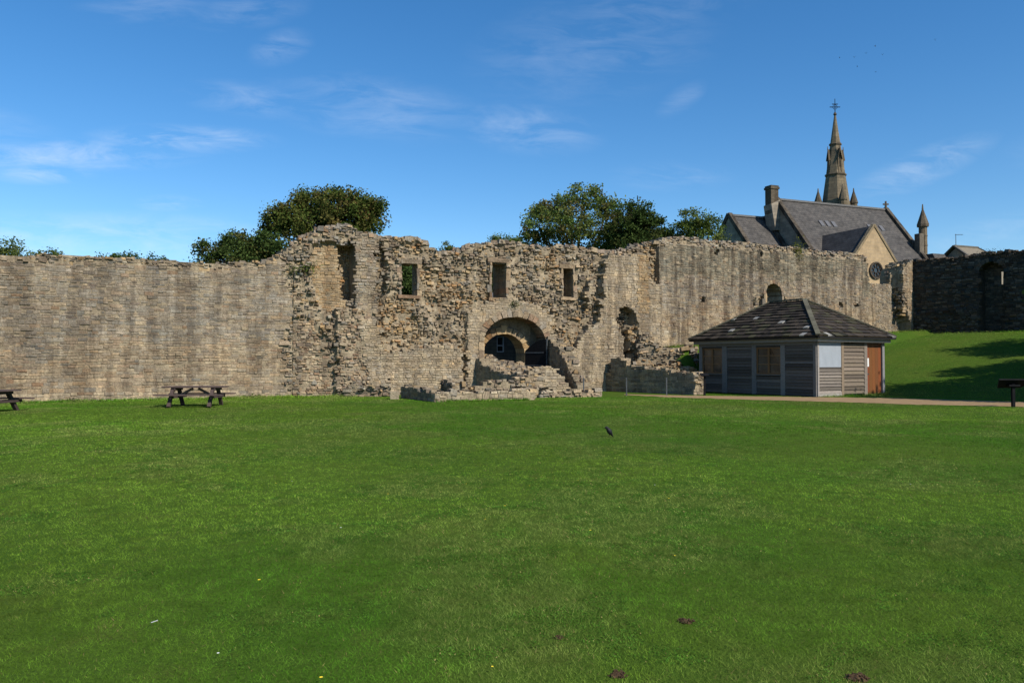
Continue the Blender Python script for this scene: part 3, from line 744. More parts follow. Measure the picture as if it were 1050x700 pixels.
for (a, b_, c_, d_) in ((u0, u0 + fw, z0, z1), (u1 - fw, u1, z0, z1), (u0 + fw, u1 - fw, z0, z0 + fw), (u0 + fw, u1 - fw, z1 - fw, z1), (u0 + fw, u1 - fw, (z0 + z1) / 2 - .1, (z0 + z1) / 2 - .04)):
    mb.box(hf.P(a, -.12, c_), hf.t * (b_ - a), hf.n * .08, (0, 0, d_ - c_), (.62, .66, .70, 1))
wf = mb.build('window', M_paint, root)
mb = MB(); mb.box(hf.P(u0 + .02, -.14, z0 + .02), hf.t * (u1 - u0 - .04), hf.n * .03, (0, 0, z1 - z0 - .04)); mb.build('pane', M_glass, wf)

# ------------------------------------------------------------------ timber hut
Nn = Vector((14.3, 37.4, 0)); Aa = Vector((-.52, .854, 0)).normalized(); Bb = Vector((.854, .52, 0)).normalized()
LA, LB, ZW, ZE, ZR = 7.6, 5.15, 2.62, 2.86, 4.82
hut = thing('timber_hut', 'dark weatherboarded hut with a hipped stone roof beside the path', 'hut', (Nn + Aa * LA / 2 + Bb * LB / 2)[:])
class HF(Fr):
    def __init__(s, o, t_, L): s.O = o.copy(); s.t = t_.copy(); s.L = L; s.n = Vector((t_.y, -t_.x, 0))
Lc = Nn + Aa * LA
HL = HF(Lc, -Aa, LA)           # long face towards the left, shaded; u from left corner
HR = HF(Nn, Bb, LB)            # short face towards the right
HB1 = HF(Nn + Bb * LB, Aa, LA); HB2 = HF(Nn + Bb * LB + Aa * LA, -Bb, LB)
rng = random.Random(9)
def boards(fr, u0, u1, z0, z1, base, name='weatherboarding', bh=.15, d0=.0, label=None):
    mb = MB(); z = z0
    while z < z1 - .02:
        h = min(bh * rng.uniform(.93, 1.07), z1 - z); k = rng.uniform(.5, 1.45); c = (base[0] * k, base[1] * k, base[2] * k * rng.uniform(.95, 1.05), 1)
        s0 = rng.uniform(-.004, .006)
        mb.hexa([fr.P(u0, d0 + .052 + s0, z), fr.P(u1, d0 + .052 + s0 + rng.uniform(-.006, .006), z), fr.P(u1, d0 - .02, z), fr.P(u0, d0 - .02, z),
                 fr.P(u0, d0 + .004, z + h - .006), fr.P(u1, d0 + .004, z + h - .006), fr.P(u1, d0 - .02, z + h), fr.P(u0, d0 - .02, z + h)], c)
        z += h
    o = mb.build(name, M_wood, hut)
    if label: o['label'] = label
    return o
def uL(px): return HL.uz(px, 375)[0]
def uR(px): return HR.uz(px, 375)[0]
DK = (.118, .100, .083); WE = (.165, .142, .118); PO = (.17, .16, .15)
mb = MB(); mb.box(Nn + Aa * .06 + Bb * .06 + Vector((0, 0, -.3)), Aa * (LA - .12), Bb * (LB - .12), (0, 0, .48), (.06, .06, .06, 1)); mb.build('plinth', M_paint, hut)
mb = MB(); mb.box(Nn + Aa * .2 + Bb * .2 + Vector((0, 0, .1)), Aa * (LA - .4), Bb * (LB - .4), (0, 0, .06), (.2, .16, .12, 1)); mb.build('floor', M_wood, hut)
def post(fr, ua, ub, z0=.02, z1=ZW, c=PO, d=.055, name='post'):
    mb = MB(); k = rng.uniform(.85, 1.15); mb.box(fr.P(ua, -.06, z0), fr.t * (ub - ua), fr.n * (.06 + d), (0, 0, z1 - z0), (c[0] * k, c[1] * k, c[2] * k, 1)); return mb.build(name, M_wood, hut)
def window(fr, u0, u1, z0, z1, lights=2):
    mb = MB(); c = (.17, .092, .04, 1); f = .07
    for (a, b_, p, q) in ((u0, u0 + f, z0, z1), (u1 - f, u1, z0, z1), (u0 + f, u1 - f, z0, z0 + f), (u0 + f, u1 - f, z1 - f, z1)):
        mb.box(fr.P(a, -.05, p), fr.t * (b_ - a), fr.n * .07, (0, 0, q - p), c)
    for k in range(1, lights):
        uc = u0 + (u1 - u0) * k / lights; mb.box(fr.P(uc - .055, -.05, z0 + f), fr.t * .11, fr.n * .065, (0, 0, z1 - z0 - 2 * f), c)
    w_ = mb.build('window', M_paint, hut)
    for k in range(lights):
        uc = u0 + (u1 - u0) * (k + .5) / lights
        for zz in (.36, .68):
            mb = MB(); mb.box(fr.P(u0 + f + (k * (u1 - u0) / lights) - (0 if k == 0 else .01), -.04, z0 + (z1 - z0) * zz), fr.t * ((u1 - u0) / lights - f), fr.n * .035, (0, 0, .04), (.20, .12, .06, 1)); mb.build('glazing_bar', M_paint, w_)
    mb = MB(); mb.box(fr.P(u0 + .03, -.045, z0 + .03), fr.t * (u1 - u0 - .06), fr.n * .012, (0, 0, z1 - z0 - .06)); mb.build('pane', M_reflpane, w_)
    mb = MB(); mb.box(fr.P(u0 - .02, -.04, z0 - .05), fr.t * (u1 - u0 + .04), fr.n * .14, (0, 0, .05), (.13, .12, .11, 1)); mb.build('sill', M_wood, w_)
# left face
e0 = [0, .22]; w1 = (uL(720.5), uL(741)); p2 = (uL(741), uL(746)); b1 = (uL(746), uL(771.5)); p3 = (uL(771.5), uL(776)); w2 = (uL(776), uL(801)); p4 = (uL(801), uL(805.5)); b2 = (uL(805.5), LA - .16)
post(HL, 0, w1[0]); post(HL, *p2); post(HL, *p3); post(HL, *p4); post(HL, LA - .16, LA)
ZS = .98
window(HL, w1[0], w1[1], ZS + .05, 2.38); boards(HL, w1[0], w1[1], .05, ZS, DK)
boards(HL, b1[0], b1[1], .05, 2.46, DK); window(HL, w2[0], w2[1], ZS + .05, 2.38); boards(HL, w2[0], w2[1], .05, ZS, DK); boards(HL, b2[0], b2[1], .05, 2.46, DK)
mb = MB(); mb.box(HL.P(.0, -.05, 2.46), HL.t * LA, HL.n * .12, (0, 0, .16), (*(x * .8 for x in PO), 1)); mb.build('wall_plate', M_wood, hut)
for (a, b_) in (w1, w2): boards(HL, a, b_, 2.38, 2.46, DK)
# right face: white board over boards, grey boarded door, brown door
post(HR, .01, .12, c=(.22, .20, .18))
q1 = (.12, uR(862)); q2 = (uR(862), uR(864.5)); q3 = (uR(864.5), uR(885.5)); q4 = (uR(885.5), uR(888.5)); q5 = (uR(888.5), uR(904)); q6 = (uR(904), LB)
mb = MB(); mb.box(HR.P(q1[0], -.02, 1.40), HR.t * (q1[1] - q1[0]), HR.n * .05, (0, 0, ZW - 1.42), (.27, .30, .335, 1)); o = mb.build('notice_board', M_paint, hut); o['label'] = 'plain pale blue-white board on the upper wall'
boards(HR, q1[0], q1[1], .16, 1.38, WE, label='weathered pale grey boards under the white board')
mb = MB(); mb.box(HR.P(q1[0] - .1, -.02, .02), HR.t * (q1[1] - q1[0] + .1), HR.n * .07, (0, 0, .13), (.28, .26, .23, 1)); mb.build('base_board', M_wood, hut)
post(HR, *q2, c=(.19, .145, .10)); post(HR, *q4, c=(.20, .17, .14)); post(HR, *q6, c=(.17, .17, .17))
boards(HR, q3[0], q3[1], .12, ZW - .04, (.13, .104, .078), 'boarded_shutter', .19)
mb = MB(); u = q5[0]; nb = 5
for k in range(nb):
    c = (.15 * rng.uniform(.85, 1.15), .052 * rng.uniform(.85, 1.15), .017, 1); wb = (q5[1] - q5[0]) / nb
    mb.box(HR.P(q5[0] + wb * k + .004, -.08, .06), HR.t * (wb - .008), HR.n * .05, (0, 0, ZW - .1), c)
door = mb.build('door', M_paint, hut)
mb = MB(); mb.tube(HR.P(q5[0] + .12, -.03, 1.05), HR.P(q5[0] + .12, .03, 1.05), .03, .03); mb.build('handle', M_grey, door)
mb = MB(); mb.box(HR.P(q5[0] + .02, -.028, 1.42), HR.t * .2, HR.n * .012, (0, 0, .42), (.62, .63, .62, 1)); mb.build('notice', M_paint, door)
mb = MB(); mb.box(HR.P(.0, -.05, ZW - .035), HR.t * LB, HR.n * .11, (0, 0, .06), (.05, .05, .05, 1)); mb.build('wall_plate', M_wood, hut)
boards(HB1, 0, LA, .05, ZW, DK); boards(HB2, 0, LB, .05, ZW, DK)
# roof: four slopes of thick stone slabs laid in courses
OV = .42; e = [Nn - Aa * OV - Bb * OV, Nn + Aa * (LA + OV) - Bb * OV, Nn + Aa * (LA + OV) + Bb * (LB + OV), Nn - Aa * OV + Bb * (LB + OV)]
e = [p + Vector((0, 0, ZE)) for p in e]
rg0 = Nn + Aa * 2.7 + Bb * LB / 2 + Vector((0, 0, ZR)); rg1 = Nn + Aa * 4.9 + Bb * LB / 2 + Vector((0, 0, ZR))
slopes = [(e[1], e[0], rg0, rg1), (e[0], e[3], rg0, rg0), (e[3], e[2], rg1, rg0), (e[2], e[1], rg1, rg1)]   # eave left, eave right, top right, top left
mb = MB()
for k, (a, b_, c_, d_) in enumerate(slopes): mb.quad(a, b_, c_, d_) if (c_ - d_).length > .01 else mb.quad(a, b_, c_)
mb.quad(e[0], e[1], e[2], e[3])
mb.c = [(.03, .028, .025, 1)] * len(mb.c); rf = mb.build('roof', M_slate, hut)
mb = MB()
for (a, b_, c_, d_) in slopes:
    eu = (b_ - a); EL = eu.length; eu.normalize(); m0 = (a + b_) / 2; up = ((c_ + d_) / 2 - m0); up -= eu * up.dot(eu); SL = up.length; up.normalize(); nn = eu.cross(up).normalized()
    tl = (d_ - a).dot(eu); tr = (c_ - a).dot(eu); v = -.03; row = 0
    while v < SL - .05:
        hgt = .34 - .12 * v / SL; lo, hi = tl * max(0, v) / SL, EL + (tr - EL) * max(0, v) / SL; u = lo - rng.random() * .3
        while u < hi:
            wd_ = rng.uniform(.26, .58); ua, ub = max(u, lo), min(u + wd_, hi); u += wd_
            if ub - ua < .05: continue
            k = rng.uniform(.4, 1.5); mossy = rng.random() < .18
            c = (.034 * k, .0265 * k, .019 * k, 1) if not mossy else (.040 * k, .037 * k, .020 * k, 1)
            if rng.random() < .035: c = (.24, .235, .215, 1); ub = min(ub, ua + .3)
            v1 = min(v + hgt * 1.12, SL); lo1, hi1 = tl * v1 / SL, EL + (tr - EL) * v1 / SL
            ta, tb_ = max(ua, lo1), min(ub, hi1)
            if tb_ < ta: ta = tb_ = min(max((ua + ub) / 2, lo1), hi1)
            th = rng.uniform(.045, .085); g = .006
            P_ = lambda uu, vv, dd: a + eu * uu + up * vv + nn * dd
            mb.hexa([P_(ua + g, v + rng.uniform(-.015, .015), th + .012), P_(ub - g, v + rng.uniform(-.015, .015), th + .012), P_(tb_ - g, v1, .022), P_(ta + g, v1, .022),
                     P_(ua + g, v, .008), P_(ub - g, v, .008), P_(tb_ - g, v1, .004), P_(ta + g, v1, .004)][::1], c)
        v += hgt; row += 1
mb.build('stone_slabs', M_slate, rf)
mb = MB()
def hipline(a, b_, n):
    for k in range(n):
        p, q = a.lerp(b_, k / n), a.lerp(b_, (k + .96) / n); kk = rng.uniform(.7, 1.2)
        mb.bar(p + Vector((0, 0, .07)), q + Vector((0, 0, .085)), .22, .07, c=(.085 * kk, .08 * kk, .055 * kk, 1))
for a, b_, n in ((e[0], rg0, 9), (e[3], rg0, 9), (e[1], rg1, 9), (e[2], rg1, 9), (rg0, rg1, 5)): hipline(a, b_, n)
mb.build('ridge_tiles', M_slate, rf)
for (a, b_, cc) in ((e[1], e[0], (.20, .19, .18)), (e[0], e[3], (.27, .255, .23)), (e[3], e[2], (.2, .2, .2)), (e[2], e[1], (.2, .2, .2))):  # sunward fascia lighter: sunlight put into the board colour
    t_ = (b_ - a).normalized(); nn = Vector((t_.y, -t_.x, 0)); i0 = a - nn * .20 + t_ * .2; i1 = b_ - nn * .20 - t_ * .2
    mb = MB(); mb.box(i0 + Vector((0, 0, -.25)), i1 - i0, nn * .03, (0, 0, .17), (*cc, 1)); mb.build('fascia_board', M_wood, hut)
    mb = MB(); mb.box(a - nn * .14 + Vector((0, 0, -.09)), b_ - a, nn * .14, (0, 0, .075), (.015, .015, .016, 1)); mb.build('gutter', M_paint, hut)

# ------------------------------------------------------------------ church
cr = Vector((.927, .375, 0)); cn = Vector((.375, -.927, 0)); CO = Vector((24.9, 75, 0))
def cp(s, a, z): return CO + cr * s + cn * a + Vector((0, 0, z))
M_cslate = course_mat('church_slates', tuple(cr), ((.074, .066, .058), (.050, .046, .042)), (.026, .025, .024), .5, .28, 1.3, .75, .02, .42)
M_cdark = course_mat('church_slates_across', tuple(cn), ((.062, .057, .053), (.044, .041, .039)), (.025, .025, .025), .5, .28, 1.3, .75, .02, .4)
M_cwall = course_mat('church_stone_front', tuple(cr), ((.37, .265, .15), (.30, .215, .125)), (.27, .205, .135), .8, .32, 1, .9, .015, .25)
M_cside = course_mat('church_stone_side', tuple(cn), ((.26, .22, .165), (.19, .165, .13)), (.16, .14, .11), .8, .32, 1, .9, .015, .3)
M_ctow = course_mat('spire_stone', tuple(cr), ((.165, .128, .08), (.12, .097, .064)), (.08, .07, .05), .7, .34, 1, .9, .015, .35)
church = thing('church', 'large gothic church with a dark slate nave roof and tall stone spire', 'church', (*CO[:2], 0))
def gable_roof(s0, s1, ac, w_, zr, ze, name, wallname, cop=True):
    mb = MB(); th = .22
    for sg in (1, -1):
        mb.hexa([cp(s0, ac + sg * w_, ze - th), cp(s1, ac + sg * w_, ze - th), cp(s1, ac, zr - th), cp(s0, ac, zr - th),
                 cp(s0, ac + sg * w_, ze), cp(s1, ac + sg * w_, ze), cp(s1, ac, zr), cp(s0, ac, zr)])
    rf_ = mb.build(name, M_cslate, church)
    mb = MB(); mb.bar(cp(s0, ac, zr + .04), cp(s1, ac, zr + .04), .3, .18, c=(.12, .115, .11, 1)); mb.build('ridge_tiles', M_slate, rf_)
    mb = MB(); wi = w_ - .35
    for s in (s0, s1):
        sg = 1 if s == s1 else -1; q = s - sg * .28
        zz = lambda aa: zr + (ze - zr) * abs(aa) / w_
        prof = [(-wi, 0), (wi, 0), (wi, zz(wi) - .1), (0, zr - .1), (-wi, zz(wi) - .1)]
        i = len(mb.v); mb.v.extend([cp(s - sg * .5, ac + a, z) for a, z in prof] + [cp(s - sg * .05, ac + a, z) for a, z in prof])
        mb.f.append((i, i + 1, i + 2, i + 3, i + 4)); mb.f.append((i + 9, i + 8, i + 7, i + 6, i + 5)); mb.c += [(1, 1, 1, 1)] * 2
        for k in range(5): mb.f.append((i + k, i + (k + 1) % 5, i + 5 + (k + 1) % 5, i + 5 + k)); mb.c.append((1, 1, 1, 1))
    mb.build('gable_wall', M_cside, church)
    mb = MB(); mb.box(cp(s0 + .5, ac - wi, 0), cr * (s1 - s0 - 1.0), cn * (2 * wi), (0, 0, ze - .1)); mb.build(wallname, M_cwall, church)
    if cop:
        for s in (s0 + .15, s1 - .15):
            for sg in (1, -1): mb = MB(); mb.bar(cp(s, ac, zr + .12), cp(s, ac + sg * (w_ + .1), ze + .05), .42, .36, c=(.095, .082, .066, 1)); mb.build('coping', M_stone, church)
    return rf_
nave_roof = gable_roof(0, 14.1, 0, 5.7, 17.0, 9.95, 'nave_roof', 'nave_wall')
gable_roof(-4.5, -.02, -1.2, 4.6, 15.4, 9.9, 'chancel_roof', 'chancel_wall')
mb = MB(); mb.box(cp(-.82, -.42, 15.6), cr * .86, cn * .84, (0, 0, 2.3), (.11, .092, .07, .6)); mb.box(cp(-.90, -.50, 17.9), cr * 1.02, cn * 1.0, (0, 0, .2), (.11, .092, .07, .6)); mb.box(cp(-.84, -.44, 18.1), cr * .9, cn * .88, (0, 0, .14), (.08, .07, .055, .6))
ch = mb.build('chimney', M_stone, church)
# lower shoulder of the left gable behind the chimney
mb = MB(); mb.hexa([cp(-.5, -.6, 14), cp(.1, -.6, 14), cp(.1, .6, 14), cp(-.5, .6, 14), cp(-.9, -.55, 16.4), cp(.1, -.55, 16.9), cp(.1, .55, 16.9), cp(-.9, .55, 16.4)]); mb.build('chimney_base', M_cside, church)
# cross gable towards the camera
gs, gz, gw_, gf = 2.85, 13.3, 3.55, 9.0
mb = MB(); ze = gz - gw_ * 1.235
for sg in (1, -1):
    mb.hexa([cp(gs + sg * gw_, gf - .12, ze - .2), cp(gs + sg * gw_, 2.0, ze - .2), cp(gs, 2.0, gz - .2), cp(gs, gf - .12, gz - .2), cp(gs + sg * gw_, gf - .12, ze), cp(gs + sg * gw_, 2.0, ze), cp(gs, 2.0, gz), cp(gs, gf - .12, gz)])
mb.build('cross_gable_roof', M_cdark, church)
mb = MB(); wi = gw_ - .1; zz = gz - .02; cz, crad = 9.45, .62
prof = [(-wi, 0), (wi, 0), (wi, zz - wi * 1.235), (0, zz), (-wi, zz - wi * 1.235)]
i = len(mb.v); mb.v.extend([cp(gs + a, gf, z) for a, z in prof] + [cp(gs + a, gf - .6, z) for a, z in prof])
mb.f.append((4 + i, 3 + i, 2 + i, 1 + i, i)); mb.f.append((i + 5, i + 6, i + 7, i + 8, i + 9)); mb.c += [(1, 1, 1, 1)] * 2
for k in range(5): mb.f.append((i + k, i + (k + 1) % 5, i + 5 + (k + 1) % 5, i + 5 + k)); mb.c.append((1, 1, 1, 1))
for sg in (1, -1): mb.box(cp(gs + sg * (wi - .3) - .2, 2.0, 0), cr * .4, cn * (gf - 2.6), (0, 0, zz - wi * 1.235))
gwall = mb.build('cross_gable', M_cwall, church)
for sg in (1, -1): mb = MB(); mb.bar(cp(gs, gf - .1, gz + .05), cp(gs + sg * gw_, gf - .1, ze + .05), .34, .2, c=(.24, .19, .125, .3)); mb.build('gable_coping', M_stone, church)
mb = MB(); rs = gs + .1
for k in range(20):
    t0, t1 = 2 * math.pi * k / 20, 2 * math.pi * (k + 1) / 20; p = []
    for d in (gf + .02, gf + .14):
        for rr, t_ in ((crad, t0), (crad, t1), (crad + .11, t1), (crad + .11, t0)): p.append(cp(rs + rr * math.cos(t_), d, cz + rr * math.sin(t_)))
    mb.hexa(p, (.09, .075, .06, .3))
for k in range(8):
    t0 = math.pi * k / 4; c0 = cp(rs + .4 * math.cos(t0), gf + .06, cz + .4 * math.sin(t0)); n = 10
    for j in range(n):
        a0, a1 = 2 * math.pi * j / n, 2 * math.pi * (j + 1) / n; o_ = lambda a: c0 + cr * .17 * math.cos(a) + Vector((0, 0, .17 * math.sin(a)))
        mb.tube(o_(a0), o_(a1), .035, .035, 4, (.06, .05, .042, .3), False)
rw = mb.build('rose_window', M_stone, church)
mb = MB(); n = 24; i = len(mb.v); mb.v.append(cp(rs, gf + .015, cz)); mb.v.extend([cp(rs + crad * math.cos(2 * math.pi * k / n), gf + .015, cz + crad * math.sin(2 * math.pi * k / n)) for k in range(n)])
for k in range(n): mb.f.append((i, i + 1 + k, i + 1 + (k + 1) % n)); mb.c.append((1, 1, 1, 1))
mb.build('pane', M_glass, rw)
# pale vents on the nave slope
for g_, s0 in ((0, 3.6), (1, 9.6)):
    for k in range(3):
        mb = MB(); s = s0 + k * .75; a0 = 1.7; z0 = 17.0 - 1.237 * a0; mb.hexa([cp(s, a0, z0 + .02), cp(s + .42, a0, z0 + .02), cp(s + .42, a0 + .45, z0 - .54), cp(s, a0 + .45, z0 - .54), cp(s, a0, z0 + .12), cp(s + .42, a0, z0 + .12), cp(s + .42, a0 + .47, z0 - .46), cp(s, a0 + .47, z0 - .46)], (.10, .10, .105, 1)); mb.build('roof_vent', M_paint, nave_roof)
# finial on the right gable
mb = MB(); f0 = cp(13.95, 0, 17.1); mb.tube(f0, f0 + Vector((0, 0, .8)), .13, .09, 6, (.12, .105, .085, .5)); mb.box(f0 + Vector((-.28, -.06, .42)), (.56, 0, 0), (0, .12, 0), (0, 0, .14), (.12, .105, .085, .5)); mb.tube(f0 + Vector((0, 0, -.1)), f0 + Vector((0, 0, .15)), .26, .2, 6, (.12, .105, .085, .5)); mb.build('finial', M_stone, church)
mb = MB(); mb.box(cp(13.7, 3.6, 10), cr * .55, cn * .6, (0, 0, 4.0), (.15, .13, .105, .5)); mb.build('buttress', M_stone, church)
# low dark roof at the right foot of the nave
mb = MB(); mb.hexa([cp(14.4, 5.6, 10.9), cp(16.2, 5.6, 10.9), cp(16.2, 3.0, 10.9), cp(14.4, 3.0, 10.9), cp(14.4, 5.0, 12.0), cp(16.2, 5.0, 12.0), cp(16.2, 4.0, 12.0), cp(14.4, 4.0, 12.0)]); mb.build('porch_roof', M_cslate, church)
mb = MB(); mb.box(cp(14.45, 3.1, 0), cr * 1.7, cn * 2.4, (0, 0, 10.88)); mb.build('porch_wall', M_cwall, church)

def octring(c, r, z, ang=0.0, n=8): return [Vector((c.x + r * math.cos(ang + 2 * math.pi * k / n), c.y + r * math.sin(ang + 2 * math.pi * k / n), z)) for k in range(n)]
SC = Vector((xat(858.8, 95), 95, 0)); ang = math.atan2(cr.y, cr.x) + math.pi / 8 + R(-14)
def rad(z): return .11 + (31.2 - z) * .138
mb = MB(); mb.loft([octring(SC, rad(z), z, ang) for z in (17.5, 20, 22, 23.9)]); mb.loft([octring(SC, rad(z), z, ang) for z in (24.15, 26, 27.6)]); mb.loft([octring(SC, rad(z), z, ang) for z in (27.85, 29.5, 31.2)])
sp_ = mb.build('spire', M_ctow, church)
for z in (23.9, 27.6): mb = MB(); mb.loft([octring(SC, rad(z) + .10, z, ang), octring(SC, rad(z) + .13, z + .12, ang), octring(SC, rad(z) + .06, z + .25, ang)], (.12, .1, .075, .5)); mb.build('moulded_band', M_stone, sp_)
mb = MB(); mb.loft([octring(SC, .10, 31.2, ang), octring(SC, .22, 31.35, ang), octring(SC, .10, 31.6, ang)], (.1, .085, .07, .5)); mb.build('cap_stone', M_stone, sp_)
mb = MB(); t0 = SC + Vector((0, 0, 31.5)); mb.tube(t0, t0 + Vector((0, 0, 1.75)), .05, .035, 6)
for (zz, L_) in ((.75, .62), (1.1, .34)): mb.bar(t0 + Vector((-L_, 0, zz)), t0 + Vector((L_, 0, zz)), .07, .08)
for k in range(12):
    a0, a1 = 2 * math.pi * k / 12, 2 * math.pi * (k + 1) / 12; o_ = lambda a: t0 + Vector((.27 * math.cos(a), 0, .75 + .27 * math.sin(a))); mb.tube(o_(a0), o_(a1), .03, .03, 4)
mb.build('weather_cross', M_black, sp_)
for k in range(4):
    an = math.atan2(cr.y, cr.x) + R(-14) + k * math.pi / 2; o = Vector((math.cos(an), math.sin(an), 0)); q = Vector((-o.y, o.x, 0))
    mb = MB(); c0 = SC + Vector((0, 0, 24.15)); r0 = rad(24.15) * .66; hw = .17
    def lp(a, b_, z): return c0 + o * a + q * b_ + Vector((0, 0, z))
    for sg in (-1, 1):
        mb.hexa([lp(.2, sg * hw - .07, 0), lp(r0 + .30, sg * hw - .07, 0), lp(r0 + .30, sg * hw + .07, 0), lp(.2, sg * hw + .07, 0), lp(.2, sg * hw - .07, 1.7), lp(r0 + .22, sg * hw - .07, 1.7), lp(r0 + .22, sg * hw + .07, 1.7), lp(.2, sg * hw + .07, 1.7)], (.14, .112, .078, .4))
        mb.hexa([lp(.1, sg * (hw + .12), 1.55), lp(r0 + .34, sg * (hw + .12), 1.55), lp(r0 + .30, 0, 2.75), lp(.1, 0, 2.75), lp(.1, sg * (hw + .12), 1.7), lp(r0 + .34, sg * (hw + .12), 1.7), lp(r0 + .30, 0, 2.95), lp(.1, 0, 2.95)], (.11, .09, .065, .4))
    mb.box(lp(.2, -hw, 0), o * (r0 + .0), q * (2 * hw), (0, 0, 1.6), (.06, .052, .042, 0))
    mb.tube(lp(r0 + .28, 0, 2.85), lp(r0 + .28, 0, 3.3), .07, .03, 5, (.16, .14, .11, .4)); mb.build('lucarne', M_stone, sp_)
mb = MB(); mb.loft([octring(SC, 3.0, z, ang - math.pi / 8 + R(45) * 0 + math.pi / 4 * 0, 4) for z in (0, 17.6)]); mb.loft([octring(SC, 3.0, 17.6, ang - math.pi / 8, 4), octring(SC, 1.7, 18.6, ang - math.pi / 8, 4)]); mb.build('tower', M_ctow, church)
for k in range(4):
    an = math.atan2(cr.y, cr.x) + R(-24) + k * math.pi / 2; c0 = SC + Vector((math.cos(an) * 2.1, math.sin(an) * 2.1, 0))
    mb = MB(); mb.loft([octring(c0, .44, 17.4), octring(c0, .44, 20.6)], (.14, .115, .08, .5)); mb.loft([octring(c0, .52, 20.6), octring(c0, .5, 20.75), octring(c0, .05, 22.2)], (.10, .085, .062, .5)); mb.tube(c0 + Vector((0, 0, 22.1)), c0 + Vector((0, 0, 22.45)), .09, .05, 6, (.15, .13, .1, .4)); mb.build('pinnacle', M_stone, church)
# stair turret to the right
TC = Vector((xat(948, 82), 82, 0)); mb = MB()
mb.loft([octring(TC, .52, 0), octring(TC, .52, 12.4), octring(TC, .42, 12.6), octring(TC, .42, 15.6)], (.16, .13, .09, .5)); mb.loft([octring(TC, .58, 15.6), octring(TC, .60, 15.85), octring(TC, .05, 17.5)], (.12, .1, .075, .5))
for z in (13.6, 14.6): mb.loft([octring(TC, .46, z), octring(TC, .46, z + .12)], (.17, .145, .11, .5))
mb.tube(TC + Vector((0, 0, 17.4)), TC + Vector((0, 0, 17.95)), .1, .05, 6, (.15, .13, .1, .4)); mb.build('turret', M_stone, church)

# small hipped house behind the shaded wall
HO = Vector((xat(981, 76), 76, 0)); 
def hp_(s, a, z): return HO + cr * s + cn * a + Vector((0, 0, z))
house = thing('stone_house', 'low stone house with a brown slab roof and aerial peeping over the dark wall', 'house', (*HO[:2], 0))
mb = MB(); zr, ze, w_ = 12.75, 10.2, 3.4
mb.quad(hp_(-.2, w_, ze), hp_(5.0, w_, ze), hp_(3.0, 0, zr), hp_(-.2, 0, zr), c=(.17, .145, .105, 1)); mb.quad(hp_(5.0, w_, ze), hp_(5.0, -w_, ze), hp_(3.0, 0, zr), c=(.15, .13, .1, 1)); mb.quad(hp_(5.0, -w_, ze), hp_(-.2, -w_, ze), hp_(-.2, 0, zr), hp_(3.0, 0, zr), c=(.15, .13, .1, 1))
mb.bar(hp_(-.2, 0, zr), hp_(3, 0, zr), .3, .14, c=(.11, .1, .08, 1)); mb.bar(hp_(-.15, 0, zr), hp_(-.15, w_, ze), .3, .12, c=(.1, .09, .075, 1)); mb.bar(hp_(-.15, 0, zr), hp_(-.15, -w_, ze), .3, .12, c=(.1, .09, .075, 1)); mb.bar(hp_(3, 0, zr), hp_(5, w_, ze), .3, .12, c=(.11, .1, .08, 1))
mb.build('roof', M_slate, house)
mb = MB(); i = 0; prof = [(-3.2, 0), (3.2, 0), (3.2, ze - .05), (0, zr - .25), (-3.2, ze - .05)]; mb.v.extend([hp_(0, a, z) for a, z in prof]); mb.f.append((0, 1, 2, 3, 4)); mb.c.append((1, 1, 1, 1)); mb.box(hp_(.02, -3.2, 0), cr * 4.7, cn * 6.4, (0, 0, ze - .1)); mb.build('wall', M_cside, house)
mb = MB(); a0 = hp_(.1, 0, zr); mb.tube(a0 - Vector((0, 0, .3)), a0 + Vector((0, 0, 1.15)), .03, .025, 6); mb.bar(a0 + Vector((-.08, 0, 1.08)), a0 + Vector((.7, 0, 1.08)), .03, .03)
for k in range(5): mb.bar(a0 + Vector((.05 + k * .14, -.2, 1.08)), a0 + Vector((.05 + k * .14, .2, 1.08)), .015, .015)
mb.build('aerial', M_grey, house)

